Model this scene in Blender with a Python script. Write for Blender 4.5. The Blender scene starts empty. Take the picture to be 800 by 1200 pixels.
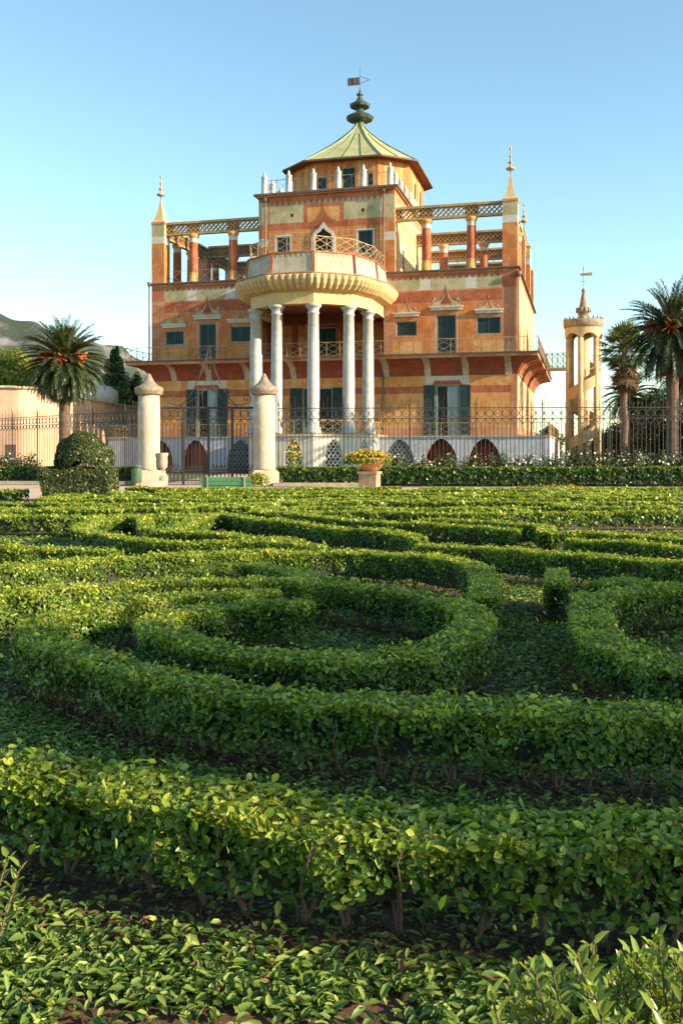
import bpy, math, random
import numpy as np
from math import sin, cos, pi, radians, sqrt, hypot, atan2
random.seed(7); RNG = np.random.default_rng(11)
SC = bpy.context.scene
COL = SC.collection

# ------------------------------------------------------------------ helpers
def link(o, parent=None):
    COL.objects.link(o)
    if parent is not None: o.parent = parent
    return o
def tag(o, label=None, cat=None, group=None, kind=None):
    if label: o['label'] = label
    if cat: o['category'] = cat
    if group: o['group'] = group
    if kind: o['kind'] = kind
    return o
def empty(name, loc=(0, 0, 0), rz=0):
    o = bpy.data.objects.new(name, None); COL.objects.link(o)
    o.location = loc; o.rotation_euler = (0, 0, rz); o.empty_display_size = .2
    return o
def copy_tree(o, parent=None):
    c = o.copy(); link(c, parent)
    for ch in list(o.children): copy_tree(ch, c)
    return c

class MB:
    def __init__(s): s.v = []; s.f = []; s.m = []; s.sm = []
    def add(s, vs, fs, mi=0, smooth=False):
        b = len(s.v); s.v += [tuple(v) for v in vs]
        s.f += [tuple(i + b for i in f) for f in fs]
        s.m += [mi] * len(fs); s.sm += [smooth] * len(fs)
    def quad(s, a, b, c, d, mi=0): s.add([a, b, c, d], [(0, 1, 2, 3)], mi)
    def box(s, x0, x1, y0, y1, z0, z1, mi=0):
        s.add([(x0, y0, z0), (x1, y0, z0), (x1, y1, z0), (x0, y1, z0), (x0, y0, z1), (x1, y0, z1), (x1, y1, z1), (x0, y1, z1)],
              [(0, 3, 2, 1), (4, 5, 6, 7), (0, 1, 5, 4), (1, 2, 6, 5), (2, 3, 7, 6), (3, 0, 4, 7)], mi)
    def bar(s, p, q, w, mi=0, h=None):
        """square bar from p to q"""
        h = h or w
        p = np.array(p, float); q = np.array(q, float); d = q - p; L = np.linalg.norm(d)
        if L < 1e-6: return
        d /= L; up = np.array([0, 0, 1.]) if abs(d[2]) < .95 else np.array([0, 1., 0])
        a = np.cross(d, up); a /= np.linalg.norm(a); b = np.cross(a, d)
        vs = []
        for c in (p, q):
            for i, j in ((-1, -1), (1, -1), (1, 1), (-1, 1)): vs.append(c + a * i * w / 2 + b * j * h / 2)
        s.add(vs, [(0, 1, 2, 3), (7, 6, 5, 4), (0, 4, 5, 1), (1, 5, 6, 2), (2, 6, 7, 3), (3, 7, 4, 0)], mi)
    def tube(s, pts, rs, n=6, mi=0, smooth=True, cap=True):
        pts = [np.array(p, float) for p in pts]
        if not hasattr(rs, '__len__'): rs = [rs] * len(pts)
        vs = []; fs = []
        ref = np.array([.31, .17, .93]) if abs((pts[-1] - pts[0])[2]) < .8 * np.linalg.norm(pts[-1] - pts[0]) else np.array([1., .1, 0])
        for i, p in enumerate(pts):
            d = pts[min(i + 1, len(pts) - 1)] - pts[max(i - 1, 0)]; d = d / (np.linalg.norm(d) + 1e-9)
            a = np.cross(d, ref); a /= (np.linalg.norm(a) + 1e-9); b = np.cross(d, a)
            for k in range(n):
                t = 2 * pi * k / n; vs.append(p + rs[i] * (cos(t) * a + sin(t) * b))
        for i in range(len(pts) - 1):
            for k in range(n):
                fs.append((i * n + k, i * n + (k + 1) % n, (i + 1) * n + (k + 1) % n, (i + 1) * n + k))
        if cap: fs.append(tuple(range(n))[::-1]); fs.append(tuple((len(pts) - 1) * n + k for k in range(n)))
        s.add(vs, fs, mi, smooth)
    def lathe(s, prof, cx=0, cy=0, n=24, mi=0, smooth=True, bands=None, a0=0, a1=2 * pi, rot=0):
        """prof: list of (r, z); bands: material index per segment"""
        full = abs((a1 - a0) - 2 * pi) < 1e-6
        m = n if full else n + 1
        base = len(s.v)
        for (r, z) in prof:
            for k in range(m):
                t = a0 + (a1 - a0) * k / n + rot
                s.v.append((cx + r * cos(t), cy + r * sin(t), z))
        for i in range(len(prof) - 1):
            mm = bands[i] if bands else mi
            for k in range(n if full else n):
                k2 = (k + 1) % m if full else k + 1
                s.f.append((base + i * m + k, base + i * m + k2, base + (i + 1) * m + k2, base + (i + 1) * m + k)); s.m.append(mm); s.sm.append(smooth)
        if full:
            s.f.append(tuple(base + k for k in range(m))[::-1]); s.m.append(bands[0] if bands else mi); s.sm.append(False)
            s.f.append(tuple(base + (len(prof) - 1) * m + k for k in range(m))); s.m.append(bands[-1] if bands else mi); s.sm.append(False)
    def prism(s, poly, axis_o, A, B, Nn, t, mi=0):
        """2D polygon (a,b) placed at axis_o + a*A + b*B, extruded by t along Nn"""
        O = np.array(axis_o, float); A = np.array(A, float); B = np.array(B, float); Nn = np.array(Nn, float)
        f = [O + a * A + b * B for a, b in poly]; g = [p + Nn * t for p in f]; n = len(poly)
        s.add(f + g, [tuple(range(n))[::-1], tuple(range(n, 2 * n))] + [(i, (i + 1) % n, n + (i + 1) % n, n + i) for i in range(n)], mi)
    def build(s, name, mats, parent=None):
        me = bpy.data.meshes.new(name)
        me.from_pydata([tuple(map(float, v)) for v in s.v], [], s.f)
        if not isinstance(mats, (list, tuple)): mats = [mats]
        for m in mats: me.materials.append(m)
        me.polygons.foreach_set('material_index', s.m)
        me.polygons.foreach_set('use_smooth', s.sm)
        me.update()
        o = bpy.data.objects.new(name, me)
        return link(o, parent)

# ------------------------------------------------------------------ materials
def new_mat(name):
    m = bpy.data.materials.new(name); m.use_nodes = True
    nt = m.node_tree; nt.nodes.clear()
    out = nt.nodes.new('ShaderNodeOutputMaterial')
    return m, nt, out
def N(nt, t, **k):
    n = nt.nodes.new(t)
    for a, b in k.items():
        if a in n.inputs: n.inputs[a].default_value = b
        else: setattr(n, a, b)
    return n
def mixc(nt, fac, a, b, mode='MIX'):
    n = nt.nodes.new('ShaderNodeMix'); n.data_type = 'RGBA'; n.blend_type = mode
    for inp, v in ((n.inputs[0], fac), (n.inputs[6], a), (n.inputs[7], b)):
        if hasattr(v, 'is_linked'): nt.links.new(v, inp)
        elif isinstance(v, (int, float)): inp.default_value = v
        else: inp.default_value = (*v, 1)
    return n.outputs[2]
def ramp(nt, src, p0, p1, c0=(0, 0, 0), c1=(1, 1, 1)):
    r = nt.nodes.new('ShaderNodeValToRGB'); e = r.color_ramp.elements
    e[0].position = p0; e[1].position = p1; e[0].color = (*c0, 1); e[1].color = (*c1, 1)
    nt.links.new(src, r.inputs[0]); return r.outputs[0]
def plaster(name, c, var=.3, rough=.85, scale=1.2, bump=.25, streak=.35, dirt=(.10, .08, .06), pale=None, patch=None, metal=0, bscale=18):
    m, nt, out = new_mat(name)
    tc = N(nt, 'ShaderNodeTexCoord'); co = tc.outputs['Object']
    n1 = N(nt, 'ShaderNodeTexNoise', Scale=scale, Detail=6.0, Roughness=.6); nt.links.new(co, n1.inputs['Vector'])
    mp = N(nt, 'ShaderNodeMapping'); mp.inputs['Scale'].default_value = (2.2, 2.2, .25); nt.links.new(co, mp.inputs['Vector'])
    n2 = N(nt, 'ShaderNodeTexNoise', Scale=scale * 1.3, Detail=5.0); nt.links.new(mp.outputs[0], n2.inputs['Vector'])
    n3 = N(nt, 'ShaderNodeTexNoise', Scale=bscale, Detail=8.0, Roughness=.65); nt.links.new(co, n3.inputs['Vector'])
    lo = tuple(x * (1 - var) for x in c); hi = tuple(min(1, x * (1 + var * .7) + var * .03) for x in c)
    base = mixc(nt, ramp(nt, n1.outputs[0], .3, .7), lo, hi)
    if pale: base = mixc(nt, ramp(nt, n3.outputs[0], .56, .70), base, pale)
    if patch:
        n4 = N(nt, 'ShaderNodeTexNoise', Scale=.55, Detail=9.0, Roughness=.72, Distortion=.6); nt.links.new(co, n4.inputs['Vector'])
        base = mixc(nt, ramp(nt, n4.outputs[0], .47, .60), base, patch)
    st = ramp(nt, n2.outputs[0], .46, .74)
    stf = N(nt, 'ShaderNodeMath', operation='MULTIPLY'); nt.links.new(st, stf.inputs[0]); stf.inputs[1].default_value = streak
    base = mixc(nt, stf.outputs[0], base, dirt)
    b = N(nt, 'ShaderNodeBsdfPrincipled', Roughness=rough, Metallic=metal); nt.links.new(base, b.inputs['Base Color'])
    bp = N(nt, 'ShaderNodeBump', Strength=bump, Distance=.03); nt.links.new(n3.outputs[0], bp.inputs['Height']); nt.links.new(bp.outputs[0], b.inputs['Normal'])
    nt.links.new(b.outputs[0], out.inputs[0]); return m
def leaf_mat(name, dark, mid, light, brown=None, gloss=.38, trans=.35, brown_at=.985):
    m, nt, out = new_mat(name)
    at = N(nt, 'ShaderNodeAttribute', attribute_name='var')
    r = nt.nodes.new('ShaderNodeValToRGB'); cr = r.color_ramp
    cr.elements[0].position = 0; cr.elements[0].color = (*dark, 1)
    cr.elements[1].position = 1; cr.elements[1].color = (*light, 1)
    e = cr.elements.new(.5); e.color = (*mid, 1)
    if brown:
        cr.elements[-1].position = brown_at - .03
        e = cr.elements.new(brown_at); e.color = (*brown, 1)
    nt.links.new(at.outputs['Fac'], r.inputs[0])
    b = N(nt, 'ShaderNodeBsdfPrincipled', Roughness=gloss); nt.links.new(r.outputs[0], b.inputs['Base Color'])
    b.inputs['Specular IOR Level'].default_value = .4
    t = N(nt, 'ShaderNodeBsdfTranslucent')
    tcx = mixc(nt, 1.0, r.outputs[0], (1.5, 1.35, .45), 'MULTIPLY'); nt.links.new(tcx, t.inputs[0])
    mx = N(nt, 'ShaderNodeMixShader'); mx.inputs[0].default_value = trans
    nt.links.new(b.outputs[0], mx.inputs[1]); nt.links.new(t.outputs[0], mx.inputs[2]); nt.links.new(mx.outputs[0], out.inputs[0])
    return m
def ground_mat(name, a, b_, c, scale=.6, bump=.6, c_at=(.52, .62)):
    m, nt, out = new_mat(name)
    co = N(nt, 'ShaderNodeTexCoord').outputs['Object']
    n1 = N(nt, 'ShaderNodeTexNoise', Scale=scale, Detail=8.0, Roughness=.65); nt.links.new(co, n1.inputs[0])
    n2 = N(nt, 'ShaderNodeTexNoise', Scale=scale * 30, Detail=8.0, Roughness=.7); nt.links.new(co, n2.inputs[0])
    base = mixc(nt, ramp(nt, n2.outputs[0], .3, .7), a, b_)
    base = mixc(nt, ramp(nt, n1.outputs[0], *c_at), base, c)
    b = N(nt, 'ShaderNodeBsdfPrincipled', Roughness=.95); nt.links.new(base, b.inputs['Base Color'])
    bp = N(nt, 'ShaderNodeBump', Strength=bump, Distance=.03); nt.links.new(n2.outputs[0], bp.inputs['Height']); nt.links.new(bp.outputs[0], b.inputs['Normal'])
    nt.links.new(b.outputs[0], out.inputs[0]); return m
def glass_mat(name, c=(.02, .03, .035)):
    m, nt, out = new_mat(name)
    n1 = N(nt, 'ShaderNodeTexNoise', Scale=3.0)
    b = N(nt, 'ShaderNodeBsdfPrincipled', Roughness=.12); b.inputs['Specular IOR Level'].default_value = .8
    nt.links.new(mixc(nt, n1.outputs[0], c, tuple(x * 2 for x in c)), b.inputs['Base Color'])
    nt.links.new(b.outputs[0], out.inputs[0]); return m

M = {}
M['ochre'] = plaster('ochre_plaster', (.46, .145, .034), .28, pale=(.58, .34, .15), streak=.45, dirt=(.24, .09, .035), patch=(.55, .235, .08), bscale=3.2)
M['ochre2'] = plaster('yellow_plaster', (.54, .235, .055), .22, pale=(.60, .38, .18), streak=.35, dirt=(.34, .14, .05), patch=(.60, .36, .15), bscale=3.2)
M['red'] = plaster('red_plaster', (.33, .078, .030), .28, pale=(.46, .2, .11), streak=.4, dirt=(.20, .06, .03), patch=(.43, .15, .07), bscale=3.2)
M['dred'] = plaster('dark_red_plaster', (.24, .05, .022), .25, pale=(.36, .14, .08), streak=.3, dirt=(.12, .04, .03), bscale=3.2)
M['rose'] = plaster('rose_plaster', (.42, .155, .07), .25, pale=(.52, .30, .19), patch=(.50, .25, .14), streak=.25, dirt=(.24, .1, .06), bscale=3.2)
M['green'] = plaster('sage_plaster', (.33, .29, .15), .3, patch=(.45, .38, .24), pale=(.47, .42, .3), streak=.3, dirt=(.2, .16, .08), bscale=3.2)
M['cream'] = plaster('cream_plaster', (.54, .38, .18), .16, pale=(.60, .48, .30), streak=.3, dirt=(.38, .24, .12), bscale=3.2)
M['white'] = plaster('white_plaster', (.52, .48, .42), .15, pale=(.7, .68, .62), streak=.3, dirt=(.36, .30, .24), bscale=3.2)
M['base'] = plaster('whitewashed_basement', (.44, .45, .50), .18, pale=(.66, .66, .68), streak=.5, dirt=(.26, .25, .27), bscale=3.2)
M['marble'] = plaster('grey_marble', (.38, .38, .37), .2, pale=(.29, .30, .31), streak=.4, dirt=(.34, .30, .25), rough=.6, scale=2.5, bscale=3.2)
M['stone'] = plaster('limestone', (.44, .365, .27), .18, pale=(.60, .53, .42), streak=.4, dirt=(.30, .22, .14), scale=1.6, bump=.5, bscale=3.2)
M['capstone'] = plaster('weathered_capstone', (.25, .20, .145), .45, pale=(.45, .36, .24), streak=.5, dirt=(.10, .08, .06), scale=4, bump=.8)
M['towerstone'] = plaster('yellow_sandstone', (.48, .345, .19), .2, pale=(.66, .50, .28), streak=.4, dirt=(.33, .19, .10), scale=1.6, bump=.6)
M['pink'] = plaster('pink_render', (.60, .38, .25), .16, pale=(.66, .47, .34), streak=.35, dirt=(.38, .22, .14), scale=.5)
M['tile'] = plaster('roof_tile_grey', (.30, .22, .17), .3)
M['slate'] = plaster('dark_slab_edge', (.12, .085, .07), .3)
M['shutter'] = plaster('green_shutter', (.010, .034, .032), .3, rough=.5, streak=.3, dirt=(.03, .05, .05), bump=.1)
M['teal'] = plaster('pale_teal_paint', (.17, .30, .27), .25, rough=.5, bump=.1)
M['copper'] = plaster('green_copper', (.38, .38, .17), .22, rough=.6, pale=(.46, .38, .17), streak=.5, dirt=(.34, .22, .09), scale=.6, bump=.1)
M['seam'] = plaster('copper_seam', (.16, .25, .15), .2, rough=.6)
M['finial'] = plaster('dark_green_copper', (.035, .06, .042), .35, rough=.5, pale=(.26, .25, .18))
M['eave'] = plaster('red_eave', (.24, .07, .03), .25, rough=.7)
M['latt'] = plaster('grey_lattice', (.22, .27, .26), .2)
M['brkt'] = plaster('worn_bracket_stucco', (.42, .34, .25), .25, pale=(.50, .44, .36), bscale=3.2)
M['para'] = plaster('grey_green_stucco', (.38, .35, .27), .28, pale=(.48, .42, .34), streak=.6, dirt=(.26, .22, .15), bscale=3.2)
M['tan'] = plaster('tan_terracotta_stone', (.36, .24, .14), .25, pale=(.46, .34, .22), scale=3)
M['kerb'] = plaster('kerb_stone', (.33, .28, .21), .3, scale=3)
M['gold'] = plaster('gilt_lattice', (.42, .27, .10), .3, rough=.6, bump=.1)
M['rail'] = plaster('bronze_railing', (.40, .28, .13), .3, rough=.6, bump=.1)
M['iron'] = plaster('rusty_iron', (.02, .014, .011), .4, rough=.6, pale=(.05, .025, .014), streak=.2, bump=.3)
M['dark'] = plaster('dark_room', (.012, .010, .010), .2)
M['pipe'] = plaster('drain_pipe', (.16, .10, .07), .2, rough=.6)
M['glass'] = glass_mat('window_glass')
M['bluegl'] = glass_mat('blue_window_glass', (.07, .10, .15))
M['bench'] = plaster('green_bench_paint', (.055, .20, .09), .25, rough=.5, pale=(.09, .24, .12), bump=.1, dirt=(.06, .1, .05))
M['metal'] = plaster('grey_metal', (.32, .30, .27), .3, rough=.5)
M['bin'] = plaster('green_bin_paint', (.05, .15, .08), .2, rough=.45, bump=.05)
M['terra'] = plaster('terracotta', (.50, .20, .09), .2, pale=(.55, .30, .18), rough=.8, scale=4)
M['bark'] = plaster('hedge_bark', (.19, .12, .075), .35, rough=.9, scale=9, bump=.8, bscale=60)
M['palmtrunk'] = plaster('palm_trunk', (.12, .07, .045), .45, rough=.95, scale=5, bump=1.2, bscale=14, streak=.2)
M['fruit'] = plaster('orange_fruit_stalks', (.40, .10, .02), .3, rough=.6, scale=6)
M['rock'] = ground_mat('mountain', (.13, .12, .12), (.22, .20, .19), (.028, .045, .032), scale=.016, bump=.5, c_at=(.36, .50))
M['soil'] = ground_mat('soil', (.075, .036, .020), (.15, .078, .042), (.10, .065, .04), scale=.8)
M['sand'] = ground_mat('sandy_path', (.42, .30, .19), (.52, .39, .26), (.36, .25, .15), scale=.35, bump=.3)
M['litter'] = ground_mat('grassy_ground', (.05, .08, .025), (.085, .11, .04), (.09, .06, .035), scale=.5)
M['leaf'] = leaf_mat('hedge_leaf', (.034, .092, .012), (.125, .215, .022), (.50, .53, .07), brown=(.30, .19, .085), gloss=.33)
M['dhedge'] = leaf_mat('dark_hedge_leaf', (.016, .045, .010), (.045, .10, .015), (.24, .32, .045))  # darker leaf colours, used on the tall back hedges
M['clip'] = leaf_mat('clipped_leaf', (.045, .095, .018), (.14, .23, .04), (.36, .42, .10), brown=(.24, .13, .06), gloss=.5, trans=.25, brown_at=.95)
M['drylit'] = leaf_mat('dry_litter', (.05, .028, .015), (.13, .07, .035), (.24, .15, .08), gloss=.8, trans=.1)
M['shrub'] = leaf_mat('glossy_shrub_leaf', (.03, .08, .012), (.08, .16, .02), (.24, .31, .05), gloss=.25)
M['dleaf'] = leaf_mat('dark_tree_leaf', (.012, .026, .008), (.028, .05, .014), (.06, .09, .022), trans=.2)
M['tleaf'] = leaf_mat('topiary_leaf', (.025, .05, .014), (.06, .085, .024), (.15, .15, .04), brown=(.22, .11, .04), trans=.2, brown_at=.96)
M['pleaf'] = leaf_mat('pine_foliage', (.12, .16, .02), (.24, .28, .035), (.40, .42, .06), trans=.4)
M['cleaf'] = leaf_mat('conifer_foliage', (.035, .065, .02), (.07, .11, .03), (.15, .18, .05), trans=.3)
M['palm'] = leaf_mat('palm_leaf', (.020, .042, .014), (.042, .072, .022), (.10, .13, .038), gloss=.35, trans=.15)
M['fanleaf'] = leaf_mat('fan_palm_leaf', (.04, .07, .025), (.09, .13, .045), (.19, .22, .09), trans=.25)
M['dry'] = leaf_mat('dry_palm_leaf', (.06, .038, .02), (.13, .085, .04), (.24, .17, .08), gloss=.7, trans=.2)
M['rose_w'] = leaf_mat('white_petals', (.65, .63, .66), (.75, .73, .74), (.8, .78, .78), gloss=.6, trans=.3)
M['yflower'] = leaf_mat('orange_yellow_petals', (.60, .22, .01), (.70, .36, .015), (.75, .5, .03), gloss=.6, trans=.3)

# ------------------------------------------------------------------ leaf clouds
def norm(a): return a / (np.linalg.norm(a, axis=1, keepdims=True) + 1e-9)
def leaves(name, C, Nn, size, mat, parent=None, var=None, aspect=.6, detail=1, fold=.25, D=None):
    n = len(C); Nn = norm(Nn)
    if D is None: D = RNG.normal(size=(n, 3))
    T = norm(D - (D * Nn).sum(1, keepdims=True) * Nn); B = np.cross(Nn, T)
    L = np.asarray(size).reshape(-1, 1) * np.ones((n, 1)); W = L * aspect
    if detail:
        k = 6; prof = [(-.5, 0, 0), (-.18, -.46, fold), (.2, -.36, fold), (.52, 0, -.12), (.2, .36, fold), (-.18, .46, fold)]
        faces = np.array([[0, 1, 2, 3], [0, 3, 4, 5]])
    else:
        k = 4; prof = [(-.5, 0, 0), (-.05, -.5, fold), (.5, 0, 0), (-.05, .5, fold)]
        faces = np.array([[0, 1, 2, 3]])
    V = np.empty((n, k, 3))
    for i, (a, b, c) in enumerate(prof):
        V[:, i] = C + T * L * a + B * W * b + Nn * W * c * .5
    F = (faces[None] + (np.arange(n) * k)[:, None, None]).reshape(-1, 4)
    me = bpy.data.meshes.new(name)
    me.vertices.add(n * k); me.vertices.foreach_set('co', V.astype(np.float32).ravel())
    me.loops.add(F.size); me.loops.foreach_set('vertex_index', F.astype(np.int32).ravel())
    me.polygons.add(len(F)); me.polygons.foreach_set('loop_start', (np.arange(len(F)) * 4).astype(np.int32))
    me.update(calc_edges=True)
    if var is None: var = RNG.random(n)
    a = me.attributes.new('var', 'FLOAT', 'POINT'); a.data.foreach_set('value', np.repeat(np.clip(var, 0, 1), k).astype(np.float32))
    me.materials.append(mat)
    o = bpy.data.objects.new(name, me); return link(o, parent)

def catmull(pts, step=.06, closed=False):
    P = [np.array(p, float) for p in pts]
    P = [2 * P[0] - P[1]] + P + [2 * P[-1] - P[-2]]
    out = []
    for i in range(1, len(P) - 2):
        p0, p1, p2, p3 = P[i - 1:i + 3]; n = max(2, int(np.linalg.norm(p2 - p1) / step))
        for k in range(n):
            t = k / n; out.append(.5 * ((2 * p1) + (-p0 + p2) * t + (2 * p0 - 5 * p1 + 4 * p2 - p3) * t * t + (-p0 + 3 * p1 - 3 * p2 + p3) * t ** 3))
    out.append(P[-2]); return np.array(out)

CAM_Z, HOR, FPX = 1.7, 530., 1100.
def g(px, py, z=0.0):
    """where the camera ray through a photo pixel meets height z (used to read the garden plan off the photograph)"""
    d = (CAM_Z - z) * FPX / (py - HOR); return ((px - 400) / FPX * d, d)

NEAR = []
def hedge(pix, label, w=.31, h=.42, z_ref=.4, xy=None, group='clipped hedges of the garden maze', stems=False, K=2.0, mat='leaf', bottom=.07, lmin=.030):
    pts = xy if xy is not None else [g(x, y, z_ref) for x, y in pix]
    c = catmull(pts, .08)
    seg = np.linalg.norm(np.diff(c, axis=0), axis=1); s = np.r_[0, np.cumsum(seg)]; Lt = s[-1]
    dist = float(np.median(np.linalg.norm(c, axis=1))); dmin = float(np.min(np.linalg.norm(c, axis=1)))
    dd = .5 * (dist + dmin)
    Ls = max(lmin, .0029 * dd)
    if dd < 13: NEAR.append(c[::3].copy())
    o0 = c[len(c) // 2]; root = empty('hedge', (o0[0], o0[1], 0)); tag(root, label, 'hedge', group)
    c = c - o0
    tang = np.gradient(c, axis=0); tang /= (np.linalg.norm(tang, axis=1, keepdims=True) + 1e-9)
    def at(t):
        x = np.interp(t, s, c[:, 0]); y = np.interp(t, s, c[:, 1])
        tx = np.interp(t, s, tang[:, 0]); ty = np.interp(t, s, tang[:, 1]); q = np.sqrt(tx * tx + ty * ty) + 1e-9
        return x, y, tx / q, ty / q
    hw = w / 2; per = w + 2 * (h - bottom)
    area = (Lt + w) * per
    n = int(area * K / (.3 * Ls * Ls)); n = min(n, 130000)
    t = RNG.uniform(-hw * .7, Lt + hw * .7, n)
    over = np.where(t < 0, t, np.where(t > Lt, t - Lt, 0))
    x, y, tx, ty = at(np.clip(t, 0, Lt))
    nx, ny = -ty, tx
    which = RNG.random(n)
    ptop = w * 1.25 / (w * 1.25 + 2 * (h - bottom))
    top = which < ptop
    side = np.where(RNG.random(n) < .5, -1, 1)
    inw = RNG.exponential(.018, n) * (1 + 7 * (RNG.random(n) < .18))
    lump = (.008 * np.sin(t * 5.3 + 1.1 * len(label)) + .008 * np.sin(t * 13.7 + 2) + .012 * np.sin(t * 2.1)) * 1.0 + np.where(RNG.random(n) < .05, RNG.uniform(0, .055, n), 0)
    ends = np.sqrt(np.clip(1 - (np.abs(over) / (hw * .75)) ** 2, .15, 1))
    q = np.where(top, RNG.uniform(-1, 1, n) * hw, side * (hw - inw + .018 * np.sin(t * 9 + side * 2) - .015))
    zz = np.where(top, h - inw * .7 + RNG.normal(0, .012, n), bottom + (h - bottom) * RNG.random(n) ** .62)
    # rounded shoulders, thinner foot
    edge = np.clip((np.abs(q) / hw - .72) / .28, 0, 1); zz = np.where(top, zz - .02 * edge ** 2, zz)
    q = q * np.where(top, 1, 1 - .14 * np.clip((.45 * h - zz) / (.45 * h), 0, 1))
    clump = np.sin(t * 7.1 + side * 2 + zz * 5) * np.sin(zz * 15 + t * 4.3 + side) + .6 * np.sin(t * 15 + zz * 11 + side * 3) * np.sin(t * 6.1 - zz * 9)
    zz = zz + lump
    q = q * ends + np.where(top, 0, side * .012 * clump)
    keep = (zz > bottom + .07 * np.sin(t * 11 + side) + .05 * np.sin(t * 4.1)) & ((RNG.random(n) < (.72 + .42 * clump) * np.clip(.35 + 1.3 * (zz - bottom) / h, 0, 1)) | top)
    X = np.c_[x + nx * q + tx * over, y + ny * q + ty * over, zz]
    o = np.where(top, 0, 1.0) * side
    Nn = np.c_[nx * o + tx * over * 3, ny * o + ty * over * 3, np.where(top, 1.1, .55)] + RNG.normal(0, .55, (n, 3))
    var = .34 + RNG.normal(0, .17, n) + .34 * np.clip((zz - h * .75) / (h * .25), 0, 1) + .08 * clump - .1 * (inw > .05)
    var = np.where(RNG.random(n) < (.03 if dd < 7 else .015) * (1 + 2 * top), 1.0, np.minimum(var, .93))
    X, Nn, var, t = X[keep], Nn[keep], var[keep], t[keep]
    sz = Ls * (.55 + 1.25 * RNG.random(len(X)) ** 1.5) * np.where(var > .99, .7, 1)
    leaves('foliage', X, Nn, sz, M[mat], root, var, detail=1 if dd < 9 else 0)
    # woody inside of the hedge
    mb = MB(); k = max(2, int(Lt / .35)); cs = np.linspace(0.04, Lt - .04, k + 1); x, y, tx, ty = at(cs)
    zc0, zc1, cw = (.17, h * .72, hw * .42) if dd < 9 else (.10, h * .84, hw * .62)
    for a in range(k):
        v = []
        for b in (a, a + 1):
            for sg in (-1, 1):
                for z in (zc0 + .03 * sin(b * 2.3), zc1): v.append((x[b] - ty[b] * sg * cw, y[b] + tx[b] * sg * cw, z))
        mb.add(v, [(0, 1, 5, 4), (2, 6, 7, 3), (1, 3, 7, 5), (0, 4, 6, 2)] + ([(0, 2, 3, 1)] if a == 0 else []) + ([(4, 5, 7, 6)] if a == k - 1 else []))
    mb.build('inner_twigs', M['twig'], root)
    if stems or dd < 15:
        st = MB(); rnd = random.Random(len(label))
        tt = 0.1
        while tt < Lt:
            x, y, tx, ty = at(np.array([tt])); bx, by = float(x[0]), float(y[0])
            for j in range(rnd.choice((2, 3, 3, 4))):
                a = rnd.uniform(0, 2 * pi); p = [(bx, by, -.02)]; cx, cy, cz = bx + .02 * cos(a), by + .02 * sin(a), .05
                lean = rnd.uniform(.25, .8)
                while cz < h * .93:
                    p.append((cx, cy, cz)); cz += rnd.uniform(.04, .07); a += rnd.uniform(-.6, .6)
                    cx += .05 * lean * cos(a); cy += .05 * lean * sin(a)
                    qd = (cx - bx) * -float(ty[0]) + (cy - by) * float(tx[0])
                    if abs(qd) > hw * .95: a += pi * .6; lean *= .5
                r0 = rnd.uniform(.006, .013); st.tube(p, [r0 * (1 - .75 * i / len(p)) for i in range(len(p))], 5)
            tt += rnd.uniform(.12, .26)
        st.build('stems', M['bark'], root)
    return root
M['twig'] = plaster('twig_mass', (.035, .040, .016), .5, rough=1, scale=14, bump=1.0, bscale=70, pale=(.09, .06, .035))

# ------------------------------------------------------------------ camera, light, world
cam = bpy.data.cameras.new('camera'); co = bpy.data.objects.new('camera', cam); COL.objects.link(co); SC.camera = co
co.location = (0, 0, CAM_Z); co.rotation_euler = (radians(90), 0, 0)
cam.sensor_fit = 'VERTICAL'; cam.sensor_height = 36; cam.sensor_width = 24; cam.lens = 33
cam.shift_y = (HOR - 600) / 1200; cam.clip_end = 20000; cam.clip_start = .05
SUN_AZ, SUN_EL = radians(112), radians(19.5)   # azimuth clockwise from +Y (camera direction)
sd = np.array([sin(SUN_AZ) * cos(SUN_EL), cos(SUN_AZ) * cos(SUN_EL), sin(SUN_EL)])
sl = bpy.data.lights.new('sun', 'SUN'); so = bpy.data.objects.new('sun', sl); COL.objects.link(so)
sl.energy = 5.0; sl.angle = radians(.6); sl.color = (1, .80, .56)
import mathutils
so.rotation_euler = mathutils.Vector(sd).to_track_quat('Z', 'Y').to_euler(); so.location = (40, -20, 40)
wd = bpy.data.worlds.new('World'); SC.world = wd; wd.use_nodes = True; nt = wd.node_tree; nt.nodes.clear()
sky = nt.nodes.new('ShaderNodeTexSky'); sky.sky_type = 'NISHITA'; sky.sun_disc = False
sky.sun_elevation = SUN_EL; sky.sun_rotation = SUN_AZ; sky.air_density = 1.0; sky.dust_density = .35; sky.ozone_density = 1.0
bg = nt.nodes.new('ShaderNodeBackground'); bg.inputs[1].default_value = .116
ow = nt.nodes.new('ShaderNodeOutputWorld'); hs = nt.nodes.new('ShaderNodeHueSaturation'); hs.inputs['Saturation'].default_value = 1.05; nt.links.new(sky.outputs[0], hs.inputs['Color'])
nt.links.new(mixc(nt, 1.0, hs.outputs[0], (.95, 1.06, .99), 'MULTIPLY'), bg.inputs[0]); nt.links.new(bg.outputs[0], ow.inputs[0])
SC.view_settings.view_transform = 'Standard'; SC.view_settings.look = 'None'; SC.view_settings.gamma = 1; SC.view_settings.exposure = 1.36
try: SC.view_settings.use_curve_mapping = False
except Exception: pass
SC.render.engine = 'CYCLES'; SC.cycles.max_bounces = 6; SC.cycles.transparent_max_bounces = 4
SC.cycles.diffuse_bounces = 3; SC.cycles.glossy_bounces = 2; SC.cycles.transmission_bounces = 3
SC.cycles.use_denoising = True
SC.cycles.caustics_reflective = False; SC.cycles.caustics_refractive = False

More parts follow.
